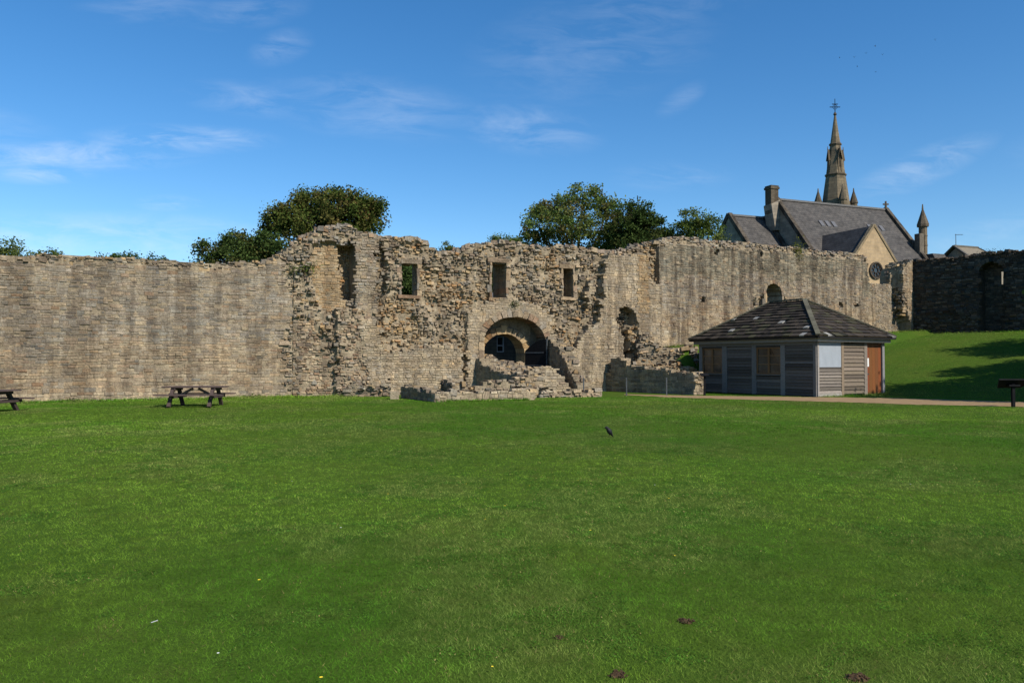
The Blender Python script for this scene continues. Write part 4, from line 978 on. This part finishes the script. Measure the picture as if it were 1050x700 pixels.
# ------------------------------------------------------------------ trees and plants
M_leaf, t, b = mat('leaves'); a = colattr(t); t.n.remove(b)
df = t.add('ShaderNodeBsdfDiffuse'); t.l.new(a.outputs[0], df.inputs[0]); tr = t.add('ShaderNodeBsdfTranslucent'); t.l.new(a.outputs[0], tr.inputs[0])
mx = t.add('ShaderNodeMixShader'); mx.inputs[0].default_value = .3; t.l.new(df.outputs[0], mx.inputs[1]); t.l.new(tr.outputs[0], mx.inputs[2]); t.l.new(mx.outputs[0], t.n['Material Output'].inputs[0])
M_bark = plain('bark', (.075, .06, .045), .95, .4, 5, .6, stretch=(1, 1, .3))
def leaf_mesh(name, pts, size, cols, seed, parent, jit=.4):
    rs = np.random.RandomState(seed); n = len(pts); pts = np.asarray(pts, float)
    a = rs.normal(size=(n, 3)); a /= np.linalg.norm(a, axis=1)[:, None]; q = rs.normal(size=(n, 3)); q -= (q * a).sum(1)[:, None] * a; q /= np.linalg.norm(q, axis=1)[:, None]
    s = size * .72 * rs.uniform(.6, 1.35, n)[:, None]; off = np.array(parent.location)
    V = np.stack([pts - a * s * .5, pts + q * s * .32 + a * s * .05, pts + a * s * .55, pts - q * s * .32 + a * s * .05], 1).reshape(-1, 3) - off
    me = bpy.data.meshes.new(name); me.vertices.add(n * 4); me.vertices.foreach_set('co', V.astype(np.float32).ravel())
    me.loops.add(n * 4); me.loops.foreach_set('vertex_index', np.arange(n * 4, dtype=np.int32)); me.polygons.add(n); me.polygons.foreach_set('loop_start', np.arange(0, n * 4, 4, dtype=np.int32))
    me.update(calc_edges=True); at_ = me.color_attributes.new('col', 'FLOAT_COLOR', 'CORNER')
    c = np.ones((n, 4), np.float32); c[:, :3] = cols * rs.uniform(1 - jit, 1 + jit, n)[:, None]; at_.data.foreach_set('color', np.repeat(c, 4, 0).ravel()); me.materials.append(M_leaf)
    o = bpy.data.objects.new(name, me); COL.objects.link(o); o.parent = parent
    return o
def tree(name, label, base, blobs, pal, seed, leaf=.24, nclump=16, nleaf=46, spread=.42, cat='tree', group=None, trunk=.3, limbs=True):
    """blobs: (x, y, z, rx, ry, rz) ellipsoids; clumps of leaves hang around twig ends in them"""
    rs = np.random.RandomState(seed); rng = random.Random(seed); bz = base[2]
    root = thing(name, label, cat, base, group); pts = []; cols = []; mb = MB(); B0 = Vector(base)
    cz = sum(bb[2] for bb in blobs) / len(blobs); cx = sum(bb[0] for bb in blobs) / len(blobs); cy = sum(bb[1] for bb in blobs) / len(blobs)
    fork = Vector((B0.x + (cx - B0.x) * .4, B0.y + (cy - B0.y) * .4, bz + (min(bb[2] - bb[5] for bb in blobs) - bz) * .8))
    mb.tube(B0 - Vector((0, 0, .2)), fork, trunk, trunk * .7, 9)
    for bb in blobs:
        c = Vector(bb[:3]); rr = Vector(bb[3:6]); vol = rr.x * rr.y * rr.z; m = max(6, int(1.25 * nclump * (rr.x * rr.z) ** .95))
        if limbs:
            k_ = fork.lerp(c, .5) + Vector((rng.gauss(0, .3), rng.gauss(0, .3), .2)); mb.tube(fork, k_, trunk * .55, trunk * .38, 7, cap=False); mb.tube(k_, c, trunk * .38, trunk * .2, 6, cap=False)
        for _ in range(m):
            v = rs.normal(size=3); v /= np.linalg.norm(v); v = v * (rs.uniform(.25, 1) ** .42)
            if v[2] < -.55: v[2] *= .6
            p = np.array(c) + v * np.array(rr) * (1 + .55 * noise.noise(Vector((v[0] * 2.1 + seed, v[1] * 2.1, v[2] * 2.1))))
            if limbs and rng.random() < .6: mb.tube(c.lerp(Vector(p), .1), Vector(p), trunk * .10, .012, 4, cap=False)
            n = int(nleaf * 1.9 * rs.uniform(.5, 1.4)); sc = spread * .8 * rs.uniform(.6, 1.4)
            q = p + np.clip(rs.normal(size=(n, 3)), -1.9, 1.9) * sc * np.array((1, 1, .7)); pts.append(q)
            base_c = np.array(pal[rng.choices(range(len(pal)), [5, 4, 2, 1][:len(pal)])[0]]); cols.append(np.tile(base_c * rs.uniform(.8, 1.2), (n, 1)))
    mb.build('trunk', M_bark, root)
    leaf_mesh('crown', np.concatenate(pts), leaf, np.concatenate(cols), seed + 1, root)
    return root
def pb(D, px, py, rx, ry, dd=0, rd=None):
    p = at(px, py, D + dd); k = D / F
    return (p.x, p.y, p.z, rx * k, (rd if rd is not None else rx * .9) * k, ry * k)
OAK = [(.068, .098, .022), (.095, .108, .027), (.105, .100, .03), (.125, .096, .034)]
ASH = [(.088, .128, .032), (.115, .142, .038), (.125, .128, .042), (.14, .122, .042)]
DRK = [(.050, .080, .022), (.062, .092, .025), (.088, .09, .028)]
D = 60; g_ = 'trees rising behind the castle walls'
tree('broadleaf_tree', 'dense rust-tinged tree rising behind the highest left part of the ruined wall', (*xy(338, D), 0),
     [pb(D, 300, 225, 24, 20), pb(D, 326, 214, 26, 19, 1), pb(D, 352, 212, 26, 17, -1), pb(D, 375, 222, 19, 18), pb(D, 335, 240, 50, 22), pb(D, 282, 232, 13, 12, 1), pb(D, 312, 207, 11, 9), pb(D, 341, 201, 13, 8), pb(D, 366, 206, 11, 8, -1), pb(D, 385, 214, 9, 9), pb(D, 288, 218, 9, 8)], OAK, 301, .26, 18, 52, .40, group=g_)
tree('broadleaf_tree', 'low dark tree over the right end of the left curtain wall', (*xy(240, 55), 0),
     [pb(55, 222, 256, 20, 11), pb(55, 246, 252, 24, 14), pb(55, 268, 255, 20, 14), pb(55, 284, 258, 18, 12), pb(55, 240, 272, 40, 16)], DRK, 302, .24, 18, 50, .36, group=g_)
tree('broadleaf_tree', 'tall airy tree with open branches behind the middle of the ruined wall', (*xy(590, 72), 0),
     [pb(72, 570, 215, 24, 17), pb(72, 598, 205, 26, 14), pb(72, 622, 212, 18, 17, 2), pb(72, 553, 233, 20, 16), pb(72, 585, 232, 30, 19, -2), pb(72, 616, 236, 24, 18), pb(72, 540, 250, 18, 12), pb(72, 590, 260, 48, 18), pb(72, 575, 288, 26, 18)], ASH, 303, .30, 9, 44, .42, group=g_, trunk=.36)
tree('broadleaf_tree', 'rounded darker tree just right of the tall airy one', (*xy(652, 68), 0),
     [pb(68, 650, 223, 22, 15), pb(68, 664, 236, 19, 16), pb(68, 640, 240, 20, 18), pb(68, 655, 256, 30, 18), pb(68, 682, 246, 11, 10)], DRK[:2] + [(.055, .066, .02), (.07, .065, .02)], 304, .27, 17, 52, .40, group=g_)
tree('broadleaf_tree', 'loose tree directly left of the church gable', (*xy(717, 66), 2),
     [pb(66, 712, 226, 20, 12), pb(66, 703, 238, 17, 13), pb(66, 728, 232, 15, 13), pb(66, 716, 250, 26, 14)], ASH[:2] + OAK[:1], 305, .26, 10, 44, .36, group=g_)
tree('broadleaf_tree', 'green tree filling the left square window of the ruined wall', (*xy(426, 52), 0),
     [pb(52, 424, 292, 22, 22), pb(52, 412, 306, 24, 18), pb(52, 436, 308, 20, 18), pb(52, 412, 280, 12, 14)], DRK[:2], 306, .2, 34, 50, .30, group=g_)
tree('bush', 'dark foliage seen through the middle square window', (*xy(507, 55), 0), [pb(55, 504, 284, 13, 16), pb(55, 508, 304, 14, 14)], DRK[:2], 312, .2, 60, 44, .28, cat='bush', trunk=.12)
tree('bush', 'dark foliage seen through the right square window', (*xy(580, 58), 0), [pb(58, 578, 284, 13, 14), pb(58, 582, 302, 14, 14)], DRK[:2], 313, .2, 60, 44, .28, cat='bush', trunk=.12)
tree('bush', 'bushy treetop above the far left end of the curtain wall', (*xy(2, 48), 0), [pb(48, 4, 256, 16, 9), pb(48, 12, 262, 12, 8), pb(48, -14, 256, 16, 12)], ASH[:2], 307, .18, 26, 40, .26, cat='bush', trunk=.12)
tree('bush', 'small tuft of leaves over the wall beside the bushy treetop', (*xy(49, 48), 0), [pb(48, 50, 261, 8, 5.5), pb(48, 36, 263, 9, 4), pb(48, 58, 264, 5, 4)], OAK[:2], 308, .17, 40, 30, .2, cat='bush', trunk=.1)
tree('bush', 'long low line of foliage above the left curtain wall near the dark tree', (*xy(130, 50), 0), [pb(50, 114, 263, 9, 5), pb(50, 130, 264, 13, 5), pb(50, 148, 267, 12, 5), pb(50, 163, 269, 9, 4)], DRK[:2], 309, .17, 34, 32, .2, cat='bush', trunk=.1)
tree('bush', 'little treetop showing in the dip of the ruined wall', (*xy(457, 58), 0), [pb(58, 457, 256, 8, 6), pb(58, 465, 260, 7, 5)], OAK[:2], 310, .18, 34, 30, .22, cat='bush', trunk=.1)
tree('bush', 'small green treetop over the wall left of the tall airy tree', (*xy(514, 62), 0), [pb(62, 512, 247, 12, 6), pb(62, 524, 249, 8, 6), pb(62, 511, 278, 15, 22)], ASH[:2], 311, .2, 30, 32, .25, cat='bush', trunk=.1)
# trees outside the frame on the right whose shade lies over the mound
for k, (x, y, h) in enumerate(((24.0, 31.4, 8.4), (26.4, 33.2, 9.0), (28.6, 33.4, 9.6), (32.2, 35.0, 10.0), (37.5, 41.5, 10.5))):
    gz_ = gh(x, y); rng = random.Random(400 + k)
    tree('broadleaf_tree', ['smallest bushy tree, nearest the lectern', 'bushy tree second from the lectern', 'bushy tree third from the lectern', 'fourth bushy tree from the lectern', 'bushy tree farthest right on the mound'][k] + ', beyond the right edge of the photo', (x, y, gz_),
         [(x + rng.uniform(-1, 1), y + rng.uniform(-1, 1), gz_ + h * f, h * .24, h * .24, h * .17) for f in (.5, .66, .82)] + [(x - .9, y + .7, gz_ + h * .55, h * .18, h * .18, h * .14), (x + 1, y - .6, gz_ + h * .6, h * .18, h * .18, h * .15)], OAK[:3], 410 + k, .3, 16, 40, .42, group='trees shading the mound')

def plant(name, label, p, n, size, spread, col, seed, leaf=.1, cat='plant'):
    root = thing(name, label, cat, tuple(p)); rs = np.random.RandomState(seed)
    mb = MB()
    for k in range(7): mb.tube(Vector(p) , Vector(p) + Vector((rs.normal() * spread[0], rs.normal() * spread[1], abs(rs.normal()) * spread[2])), .012, .005, 4)
    mb.build('stem', M_bark, root)
    q = np.array(p) + rs.normal(size=(n, 3)) * np.array(spread); leaf_mesh('foliage', q, leaf, np.tile(np.array(col), (n, 1)), seed, root)
u_, z_ = B.uz(315, 274); plant('wall_plant', 'bright fern tuft growing high on the ruined wall near its left end', B.P(u_, .25, z_), 260, 1, (.32, .12, .14), (.10, .13, .03), 501)
u_, z_ = B.uz(300, 276); plant('wall_plant', 'pale green weed clump just left of the bright fern tuft', B.P(u_, .25, z_), 160, 1, (.2, .1, .12), (.085, .11, .03), 502)
u_, z_ = B.uz(525, 312); plant('wall_plant', 'dark green weed over the crown of the gate arch', B.P(u_, .3, z_), 160, 1, (.18, .1, .13), (.05, .07, .02), 503)
u_, z_ = C.uz(816, 257); plant('wall_plant', 'yellow-green plant hanging from the top of the streaked wall', C.P(u_, .2, z_), 420, 1, (.22, .12, .32), (.15, .16, .02), 504)
u_, z_ = E.uz(1015, 259); plant('wall_plant', 'dark weeds along the top of the shaded wall over its arch', E.P(u_, -.2, z_), 260, 1, (.5, .6, .12), (.035, .045, .015), 505)

for k, (px_, lab) in enumerate(((256, 'low weed clump at the foot of the left curtain wall, right of the picnic table'), (70, 'low weed clump at the foot of the left curtain wall, between the picnic tables'))):
    u_ = A.uz(px_, 405)[0]; plant('weed_clump', lab, A.P(u_, .18, .04), 150, 1, (.32, .08, .07), (.07, .11, .02), 520 + k, .09)
# ------------------------------------------------------------------ furniture on the lawn
def picnic_table(p, label, rz=0.0):
    root = thing('picnic_table', label, 'picnic table', p, 'wooden picnic tables along the left wall'); BR = (.055, .038, .033); o = Vector(p)
    def V(x, y, z): return o + Vector((x * math.cos(rz) - y * math.sin(rz), x * math.sin(rz) + y * math.cos(rz), z))
    def colr(k=1.0): q = rng.uniform(.8, 1.25) * k; return (BR[0] * q, BR[1] * q, BR[2] * q, 1)
    def plank(mb, x0, x1, y, z, w_, t_, k=1.0): mb.hexa([V(x0, y - w_ / 2, z), V(x1, y - w_ / 2, z), V(x1, y + w_ / 2, z), V(x0, y + w_ / 2, z), V(x0, y - w_ / 2, z + t_), V(x1, y - w_ / 2, z + t_), V(x1, y + w_ / 2, z + t_), V(x0, y + w_ / 2, z + t_)], colr(k))
    mb = MB()
    for k in range(6): plank(mb, -1.1, 1.1, -.375 + k * .15, .70, .14, .045, 1.5)
    mb.build('tabletop', M_wood, root)
    for sg in (-1, 1):
        mb = MB()
        for k in (0, 1): plank(mb, -1.22, 1.22, sg * (.72 + k * .15), .42, .14, .045, 1.5)
        mb.build('bench', M_wood, root)
        for xe in (-.72, .72):
            mb = MB(); mb.bar(V(xe, sg * .28, .70), V(xe, sg * .78, 0), .12, .11, c=colr()); mb.build('leg', M_wood, root)
    for xe in (-.72, .72):
        mb = MB(); mb.bar(V(xe + .09, -.86, .37), V(xe + .09, .86, .37), .06, .11, c=colr()); mb.build('bench_bearer', M_wood, root); mb = MB(); mb.bar(V(xe + .09, -.42, .65), V(xe + .09, .42, .65), .06, .10, c=colr()); mb.build('top_bearer', M_wood, root)
    for sg in (-1, 1):
        mb = MB(); mb.bar(V(sg * .10, 0, .66), V(sg * .66, 0, .36), .10, .08, c=colr(2.4)); mb.build('brace', M_wood, root)  # braces brightened in their wood colour as if sunlit
    return root
rng = random.Random(55)
picnic_table(tuple(gnd(200.5, 416.2)), 'dark wooden picnic table in front of the left curtain wall, seen whole', R(4))
picnic_table(tuple(gnd(-21, 423.0)), 'dark wooden picnic table cut off by the left edge of the photo', R(-3))

# lectern at the right edge
p = gnd(1039, 417.2); lec = thing('information_lectern', 'black information lectern standing by the path at the right edge', 'sign', tuple(p))
mb = MB(); mb.box(p + Vector((-.05, -.05, -.1)), (.10, 0, 0), (0, .10, 0), (0, 0, .95)); mb.build('post', M_black, lec)
def lp(x, v, d): return p + Vector((x, .0, .86)) + Vector((0, -.82, .42)).normalized() * 0 + Vector((0, -.80, .60)) * v + Vector((0, .60, .80)) * d
mb = MB(); mb.hexa([lp(-.42, -.28, 0), lp(.42, -.28, 0), lp(.60, .22, 0), lp(-.60, .22, 0), lp(-.42, -.28, .05), lp(.42, -.28, .05), lp(.60, .22, .05), lp(-.60, .22, .05)]); mb.build('panel', M_black, lec)
mb = MB(); mb.box(p + Vector((-.2, -.12, .76)), (.4, 0, 0), (0, .2, 0), (0, 0, .06)); mb.build('bracket', M_black, lec)
# small dark sign by the hut corner
p = gnd(722.5, 405.3); sg_ = thing('sign_post', 'thin dark sign on a post against the left corner of the hut', 'sign', tuple(p))
mb = MB(); mb.box(p + Vector((-.045, -.04, -.1)), (.09, 0, 0), (0, .08, 0), (0, 0, 1.08)); mb.build('post', M_black, sg_)
mb = MB(); q = p + Vector((0, 0, .98)); mb.hexa([q + Vector(v) for v in ((-.2, -.15, -.04), (.2, -.15, -.04), (.2, .15, .08), (-.2, .15, .08), (-.2, -.17, 0), (.2, -.17, 0), (.2, .13, .12), (-.2, .13, .12))]); mb.build('panel', M_black, sg_)
# wire fence in front of the ruins
fp = [gnd(598.5, 406.4), gnd(642.5, 405.6), gnd(683.5, 405.4)]
fen = thing('wire_fence', 'three thin grey posts strung with wire before the dark ruined wall', 'fence', tuple(fp[1]))
for q in fp:
    mb = MB(); mb.box(q + Vector((-.03, -.03, -.2)), (.06, 0, 0), (0, .06, 0), (0, 0, 1.08)); mb.build('post', M_grey, fen)
for zz in (.4, .8):
    mb = MB()
    for a_, b_ in zip(fp, fp[1:]): mb.tube(a_ + Vector((0, -.045, zz)), b_ + Vector((0, -.045, zz)), .003, .003, 4)
    mb.build('wire', M_grey, fen)

# the black bird on the lawn
p = gnd(624.8, 445.4); p.z = gh(p.x, p.y)
bird = thing('black_bird', 'small black bird standing on the lawn before the hut', 'bird', tuple(p))
M_feather = plain('black_feathers', (.010, .010, .012), .6, .3, 40, .2)
def ring(c, ax, rx, ry, n=12):
    ax = Vector(ax).normalized(); x = ax.cross(Vector((0, 0, 1))); x = (Vector((0, 1, 0)) if x.length < .05 else x).normalized(); y = x.cross(ax).normalized()
    return [p + Vector(c) + x * rx * math.cos(2 * math.pi * k / n) + y * ry * math.sin(2 * math.pi * k / n) for k in range(n)]
mb = MB(); ax = Vector((-.55, -.25, .80)); ax.normalize()
cs = [(-.17, .012, .006), (-.12, .024, .010), (-.08, .032, .025), (-.04, .048, .045), (.0, .056, .056), (.04, .052, .055), (.075, .040, .042), (.095, .032, .034)]
mb.loft([ring(Vector((.01, 0, .115)) + ax * s, ax, a, b_) for s, a, b_ in cs] + [ring(Vector((-.055, -.025, .205)) + Vector((-.9, -.3, .25)) * s, (-.9, -.3, .25), r, r) for s, r in ((-.015, .034), (.01, .037), (.035, .028), (.05, .012))])
body = mb.build('body', M_feather, bird, smooth=True)
mb = MB(); mb.tube(p + Vector((-.098, -.04, .214)), p + Vector((-.14, -.054, .208)), .009, .001, 6); mb.build('beak', M_black, body)
for sg in (-1, 1):
    mb = MB(); h0 = Vector((.0, sg * .022, .075)); mb.tube(p + h0, p + Vector((-.005, sg * .024, .0)), .006, .004, 5)
    for an in (-.5, 0, .5, 3.1): mb.tube(p + Vector((-.005, sg * .024, .004)), p + Vector((-.005 - .035 * math.cos(an), sg * .024 - .035 * math.sin(an), .003)), .003, .002, 4)
    mb.build('leg', M_black, body)
# flock in the sky: a swept body with two raised wings each
def fly(px, py, k):
    c = at(px, py, 165); rg = random.Random(600 + k); h = rg.uniform(0, 6.28); fw = Vector((math.cos(h), math.sin(h), 0)) * .5; sd_ = Vector((-fw.y, fw.x, 0)); L = .15
    mb = MB(); n = 6; rings = []
    for s, r in ((-1, .02), (-.5, .06), (0, .085), (.5, .07), (.9, .02)):
        rings.append([c + fw * s * L + sd_ * r * math.cos(2 * math.pi * j / n) + Vector((0, 0, r * math.sin(2 * math.pi * j / n))) for j in range(n)])
    mb.loft(rings); up = rg.uniform(.05, .3)
    for s in (-1, 1):
        a0, a1, b0, b1, t_ = c + fw * .09, c - fw * .1, c + sd_ * s * .24 + fw * .1 + Vector((0, 0, up)), c + sd_ * s * .24 - fw * .1 + Vector((0, 0, up)), c + sd_ * s * .48 - fw * .1 + Vector((0, 0, up * .8))
        z_ = Vector((0, 0, .015)); mb.hexa([a0, b0, b1, a1, a0 + z_, b0 + z_, b1 + z_, a1 + z_]); mb.hexa([b0, t_, t_ - fw * .03, b1, b0 + z_, t_ + z_, t_ - fw * .03 + z_, b1 + z_])
    o = mb.build('flying_bird', M_feather, None, tuple(c))
    tag(o, 'tiny dark bird flying in the loose flock high above the church roof', 'bird', 'birds flying over the church')
for k, (x, y) in enumerate(((861, 59.5), (876, 59), (879, 68.5), (888, 55), (897.5, 48), (905, 56.5), (898, 74), (959, 41.5))): fly(x, y, k)

# crumbs of soil and a feather on the lawn
M_soil = plain('soil', (.06, .036, .018), 1, .4, 30, .8)
def mole(px, py, r, label, seed):
    p = gnd(px, py); rg = random.Random(seed); mb = MB(); rings = []
    for k, (rr, zz) in enumerate(((1.0, -.02), (.85, .18), (.6, .38), (.3, .5), (.08, .54))):
        rings.append([p + Vector((r * rr * math.cos(a) * rg.uniform(.8, 1.2), r * rr * .8 * math.sin(a) * rg.uniform(.8, 1.2), r * zz * rg.uniform(.85, 1.15))) for a in [2 * math.pi * j / 14 for j in range(14)]])
    mb.loft(rings)
    for _ in range(26): 
        a = rg.uniform(0, 6.28); q = r * rg.uniform(.5, 1.3); rub_stone(mb, p + Vector((q * math.cos(a), q * math.sin(a) * .8, .012 + max(0, (1.0 - q / r) * r * .5))), r * rg.uniform(.14, .3), rg, 'rub')
    tag(mb.build('molehill', M_soil, None, tuple(p)), label, 'molehill', 'soil clods on the lawn')
mole(633, 693, .045, 'round reddish soil clod at the bottom of the lawn, below the middle', 1)
mole(878, 696, .055, 'crumbled soil clod at the bottom right of the lawn', 2)
mole(573, 655, .03, 'smallest soil crumb in the grass, left of the round clod', 3)
mole(703, 638, .045, 'flattened brown soil patch in the grass, farthest from the photographer', 4)
p = gnd(157, 643); mb = MB(); mb.hexa([p + Vector(v) for v in ((-.012, -.005, .03), (.025, .01, .04), (.022, .016, .04), (-.014, .004, .03), (-.012, -.005, .033), (.025, .01, .043), (.022, .016, .043), (-.014, .004, .033))], (.45, .45, .43, 1))
tag(mb.build('feather', M_paint, None, tuple(p)), 'small white feather lying in the grass at lower left', 'feather')

# ------------------------------------------------------------------ grass (uncountable)
_tab = np.random.RandomState(3).rand(256, 256)
def vn(x, y):
    xi = np.floor(x).astype(int); yi = np.floor(y).astype(int); fx = x - xi; fy = y - yi; fx = fx * fx * (3 - 2 * fx); fy = fy * fy * (3 - 2 * fy)
    g = lambda a, b_: _tab[a % 256, b_ % 256]
    return (g(xi, yi) * (1 - fx) + g(xi + 1, yi) * fx) * (1 - fy) + (g(xi, yi + 1) * (1 - fx) + g(xi + 1, yi + 1) * fx) * fy
def fbm(x, y): return .5 * vn(x, y) + .28 * vn(x * 2.1 + 7, y * 2.1 + 3) + .15 * vn(x * 4.3 + 1, y * 4.3 + 9) + .07 * vn(x * 9.1, y * 9.1)
def in_poly_np(x, y, poly):
    r = np.zeros(len(x), bool); j = len(poly) - 1
    for i in range(len(poly)):
        xi, yi = poly[i]; xj, yj = poly[j]
        c = ((yi > y) != (yj > y)) & (x < (xj - xi) * (y - yi) / (yj - yi + 1e-12) + xi); r ^= c; j = i
    return r
rs = np.random.RandomState(17)
def sample(d0, d1, dens, wid=.80):
    area = wid * (d1 * d1 - d0 * d0) + 5.0 * (d1 - d0); n = int(dens * area)      # a wedge with a margin of 2.5 m each side
    y = rs.uniform(d0, d1, int(n * 1.9)); y = y[rs.rand(len(y)) < (wid * y + 2.5) / (wid * d1 + 2.5)][:n]; x = rs.uniform(-1, 1, len(y)) * (wid * y + 2.5)
    return x, y
GX, GY = [], []
edges = [2.0, 4.0] + [4.0 * 1.07 ** k for k in range(1, 42)]
for d0, d1 in zip(edges, edges[1:]):
    dn = min(8200, 8500 * (5.0 / ((d0 + d1) / 2)) ** 1.75)
    x, y = sample(d0, d1, dn); GX.append(x); GY.append(y)
# longer fringe along the foot of the walls and ruins
def fringe(fr, u0, u1, n, off=.1, wd_=.35):
    u = rs.uniform(u0, u1, n); d = off + np.abs(rs.normal(0, wd_, n)); GX.append(fr.O.x + fr.t.x * u + fr.n.x * d); GY.append(fr.O.y + fr.t.y * u + fr.n.y * d); return n
nf0 = sum(len(a) for a in GX)
fringe(A, -6, A.L, 9000); fringe(B, 0, 7, 3000, .4); fringe(E, 0, 12, 3000); fringe(C, 0, 26, 4000); fringe(HR, 0, LB, 900, .05, .2)
fringe(Fr(xy(446, 33.0), xy(549, 34.8)), 0, 4.2, 1800, .03, .15)
x = np.concatenate(GX); y = np.concatenate(GY); isf = np.arange(len(x)) >= nf0
ok = ~in_poly_np(x, y, PATH_POLY)
hutpoly = [tuple(q[:2]) for q in (Nn, Nn + Aa * LA, Nn + Aa * LA + Bb * LB, Nn + Bb * LB)]
ok &= ~in_poly_np(x, y, hutpoly)
for fr, u0, u1 in ((A, -9, A.L), (B, 0, B.L), (C, 0, C.L), (E, 0, 24)):   # keep off and behind the walls
    u = (x - fr.O.x) * fr.t.x + (y - fr.O.y) * fr.t.y; d = (x - fr.O.x) * fr.n.x + (y - fr.O.y) * fr.n.y
    lim = .05 if fr is not B else .5
    ok &= ~((d < lim) & (u > u0) & (u < u1))
# bare in the ruins before the gate
gp = [xy(410, 37), xy(446, 33.3), xy(549, 35.1), xy(556, 37.2), xy(617, 38.2), xy(711, 40.2), xy(716, 45), xy(600, 47), xy(400, 42)]
ok &= ~in_poly_np(x, y, gp)
x, y, isf = x[ok], y[ok], isf[ok]; n = len(x); D = y
f1 = fbm(x * .16 + 5, y * .16); f2 = fbm(x * .75 + 50, y * .55 + 9); f3 = fbm(x * 3.1 + 20, y * 3.1); f4 = fbm(x * 8.5 + 3, y * 7.0)
hgt = (.007 + .015 * rs.rand(n)) * (.75 + .7 * f2) * np.where(D > 18, 1.2, 1.0); hgt = np.where(isf, hgt * rs.uniform(1.5, 7.0, n), hgt)
wdt = np.maximum(.0030, D * .00060) * rs.uniform(.7, 1.4, n)
clover = (f3 > .56) & (f2 > .46) & (D < 16) & (rs.rand(n) < .6)
an = rs.uniform(0, 2 * np.pi, n); ln = rs.uniform(0, 2 * np.pi, n); lean = hgt * rs.uniform(.5, 2.2, n)
z = ground_h(x, y)
hgt = np.where(clover, hgt * .75, hgt); wdt = np.where(clover, wdt * 2.4, wdt)
bx, by = np.cos(an) * wdt / 2, np.sin(an) * wdt / 2
V = np.empty((n, 3, 3), np.float32)
V[:, 0] = np.stack([x - bx, y - by, z - .004], -1); V[:, 1] = np.stack([x + bx, y + by, z - .004], -1); V[:, 2] = np.stack([x + np.cos(ln) * lean, y + np.sin(ln) * lean, z + hgt], -1)
cl_ = clover.nonzero()[0]
if len(cl_):    # clover: the triangle lies flat as a leaf
    V[cl_, 0, 2] += hgt[cl_] * .9; V[cl_, 1, 2] += hgt[cl_] * .8
    V[cl_, 2, 0] = x[cl_] + np.cos(an[cl_] + 1.57) * wdt[cl_]; V[cl_, 2, 1] = y[cl_] + np.sin(an[cl_] + 1.57) * wdt[cl_]
g1 = np.array((.043, .107, .009)); g2 = np.array((.075, .128, .014)); g3 = np.array((.112, .128, .036)); g4 = np.array((.030, .072, .009)); dry = np.array((.16, .125, .05))
k1 = np.clip((f1 - .40) / .18, 0, 1)[:, None]; k2 = np.clip((f2 - .48) / .16, 0, 1)[:, None]
colr = g1 * (1 - k1) + g2 * k1; colr = colr * (1 - .6 * k2) + g3 * .6 * k2
colr[clover] = g4
dd = rs.rand(n) < .012 + .02 * k2[:, 0]; colr[dd] = dry
colr *= (.86 + .34 * np.clip((fbm(x * .09 + 31, y * .2 + 4) - .35) / .3, 0, 1))[:, None] * 1.84 * rs.uniform(.7, 1.25, n)[:, None] * (.75 + .5 * f3)[:, None] * np.clip(.28 + 1.44 * f4, .45, 1.55)[:, None]
me = bpy.data.meshes.new('grass'); me.vertices.add(n * 3); me.vertices.foreach_set('co', V.ravel()); me.loops.add(n * 3); me.loops.foreach_set('vertex_index', np.arange(n * 3, dtype=np.int32))
me.polygons.add(n); me.polygons.foreach_set('loop_start', np.arange(0, n * 3, 3, dtype=np.int32)); me.update(calc_edges=True)
at_ = me.color_attributes.new('col', 'FLOAT_COLOR', 'POINT'); c4 = np.ones((n, 4), np.float32); c4[:, :3] = colr; at_.data.foreach_set('color', np.repeat(c4, 3, 0).ravel())
me.materials.append(M_leaf)
o = bpy.data.objects.new('grass', me); COL.objects.link(o); tag(o, 'short mown grass and clover covering the lawn and the mound', 'grass', kind='stuff')
# a scatter of tiny yellow and white flowers
nfl = 46; fx_, fy_ = sample(4, 12, .8); mb = MB(); rg = random.Random(4)
for xx, yv in zip(fx_[:nfl], fy_[:nfl]):
    c = rg.choice([(.75, .55, .03, 1), (.75, .55, .03, 1), (.6, .6, .55, 1)]); q = Vector((xx, yv, gh(xx, yv) + .035)); r0 = rg.uniform(.007, .012)
    mb.v.extend([q + Vector((r0 * math.cos(a), r0 * math.sin(a), .003)) for a in [2 * math.pi * j / 7 for j in range(7)]] + [q]); i = len(mb.v) - 8
    for j in range(7): mb.f.append((i + j, i + (j + 1) % 7, i + 7)); mb.c.append(c)
tag(mb.build('lawn_flowers', M_paint), 'tiny yellow and white flowers dotted through the lawn', 'flowers', kind='stuff')
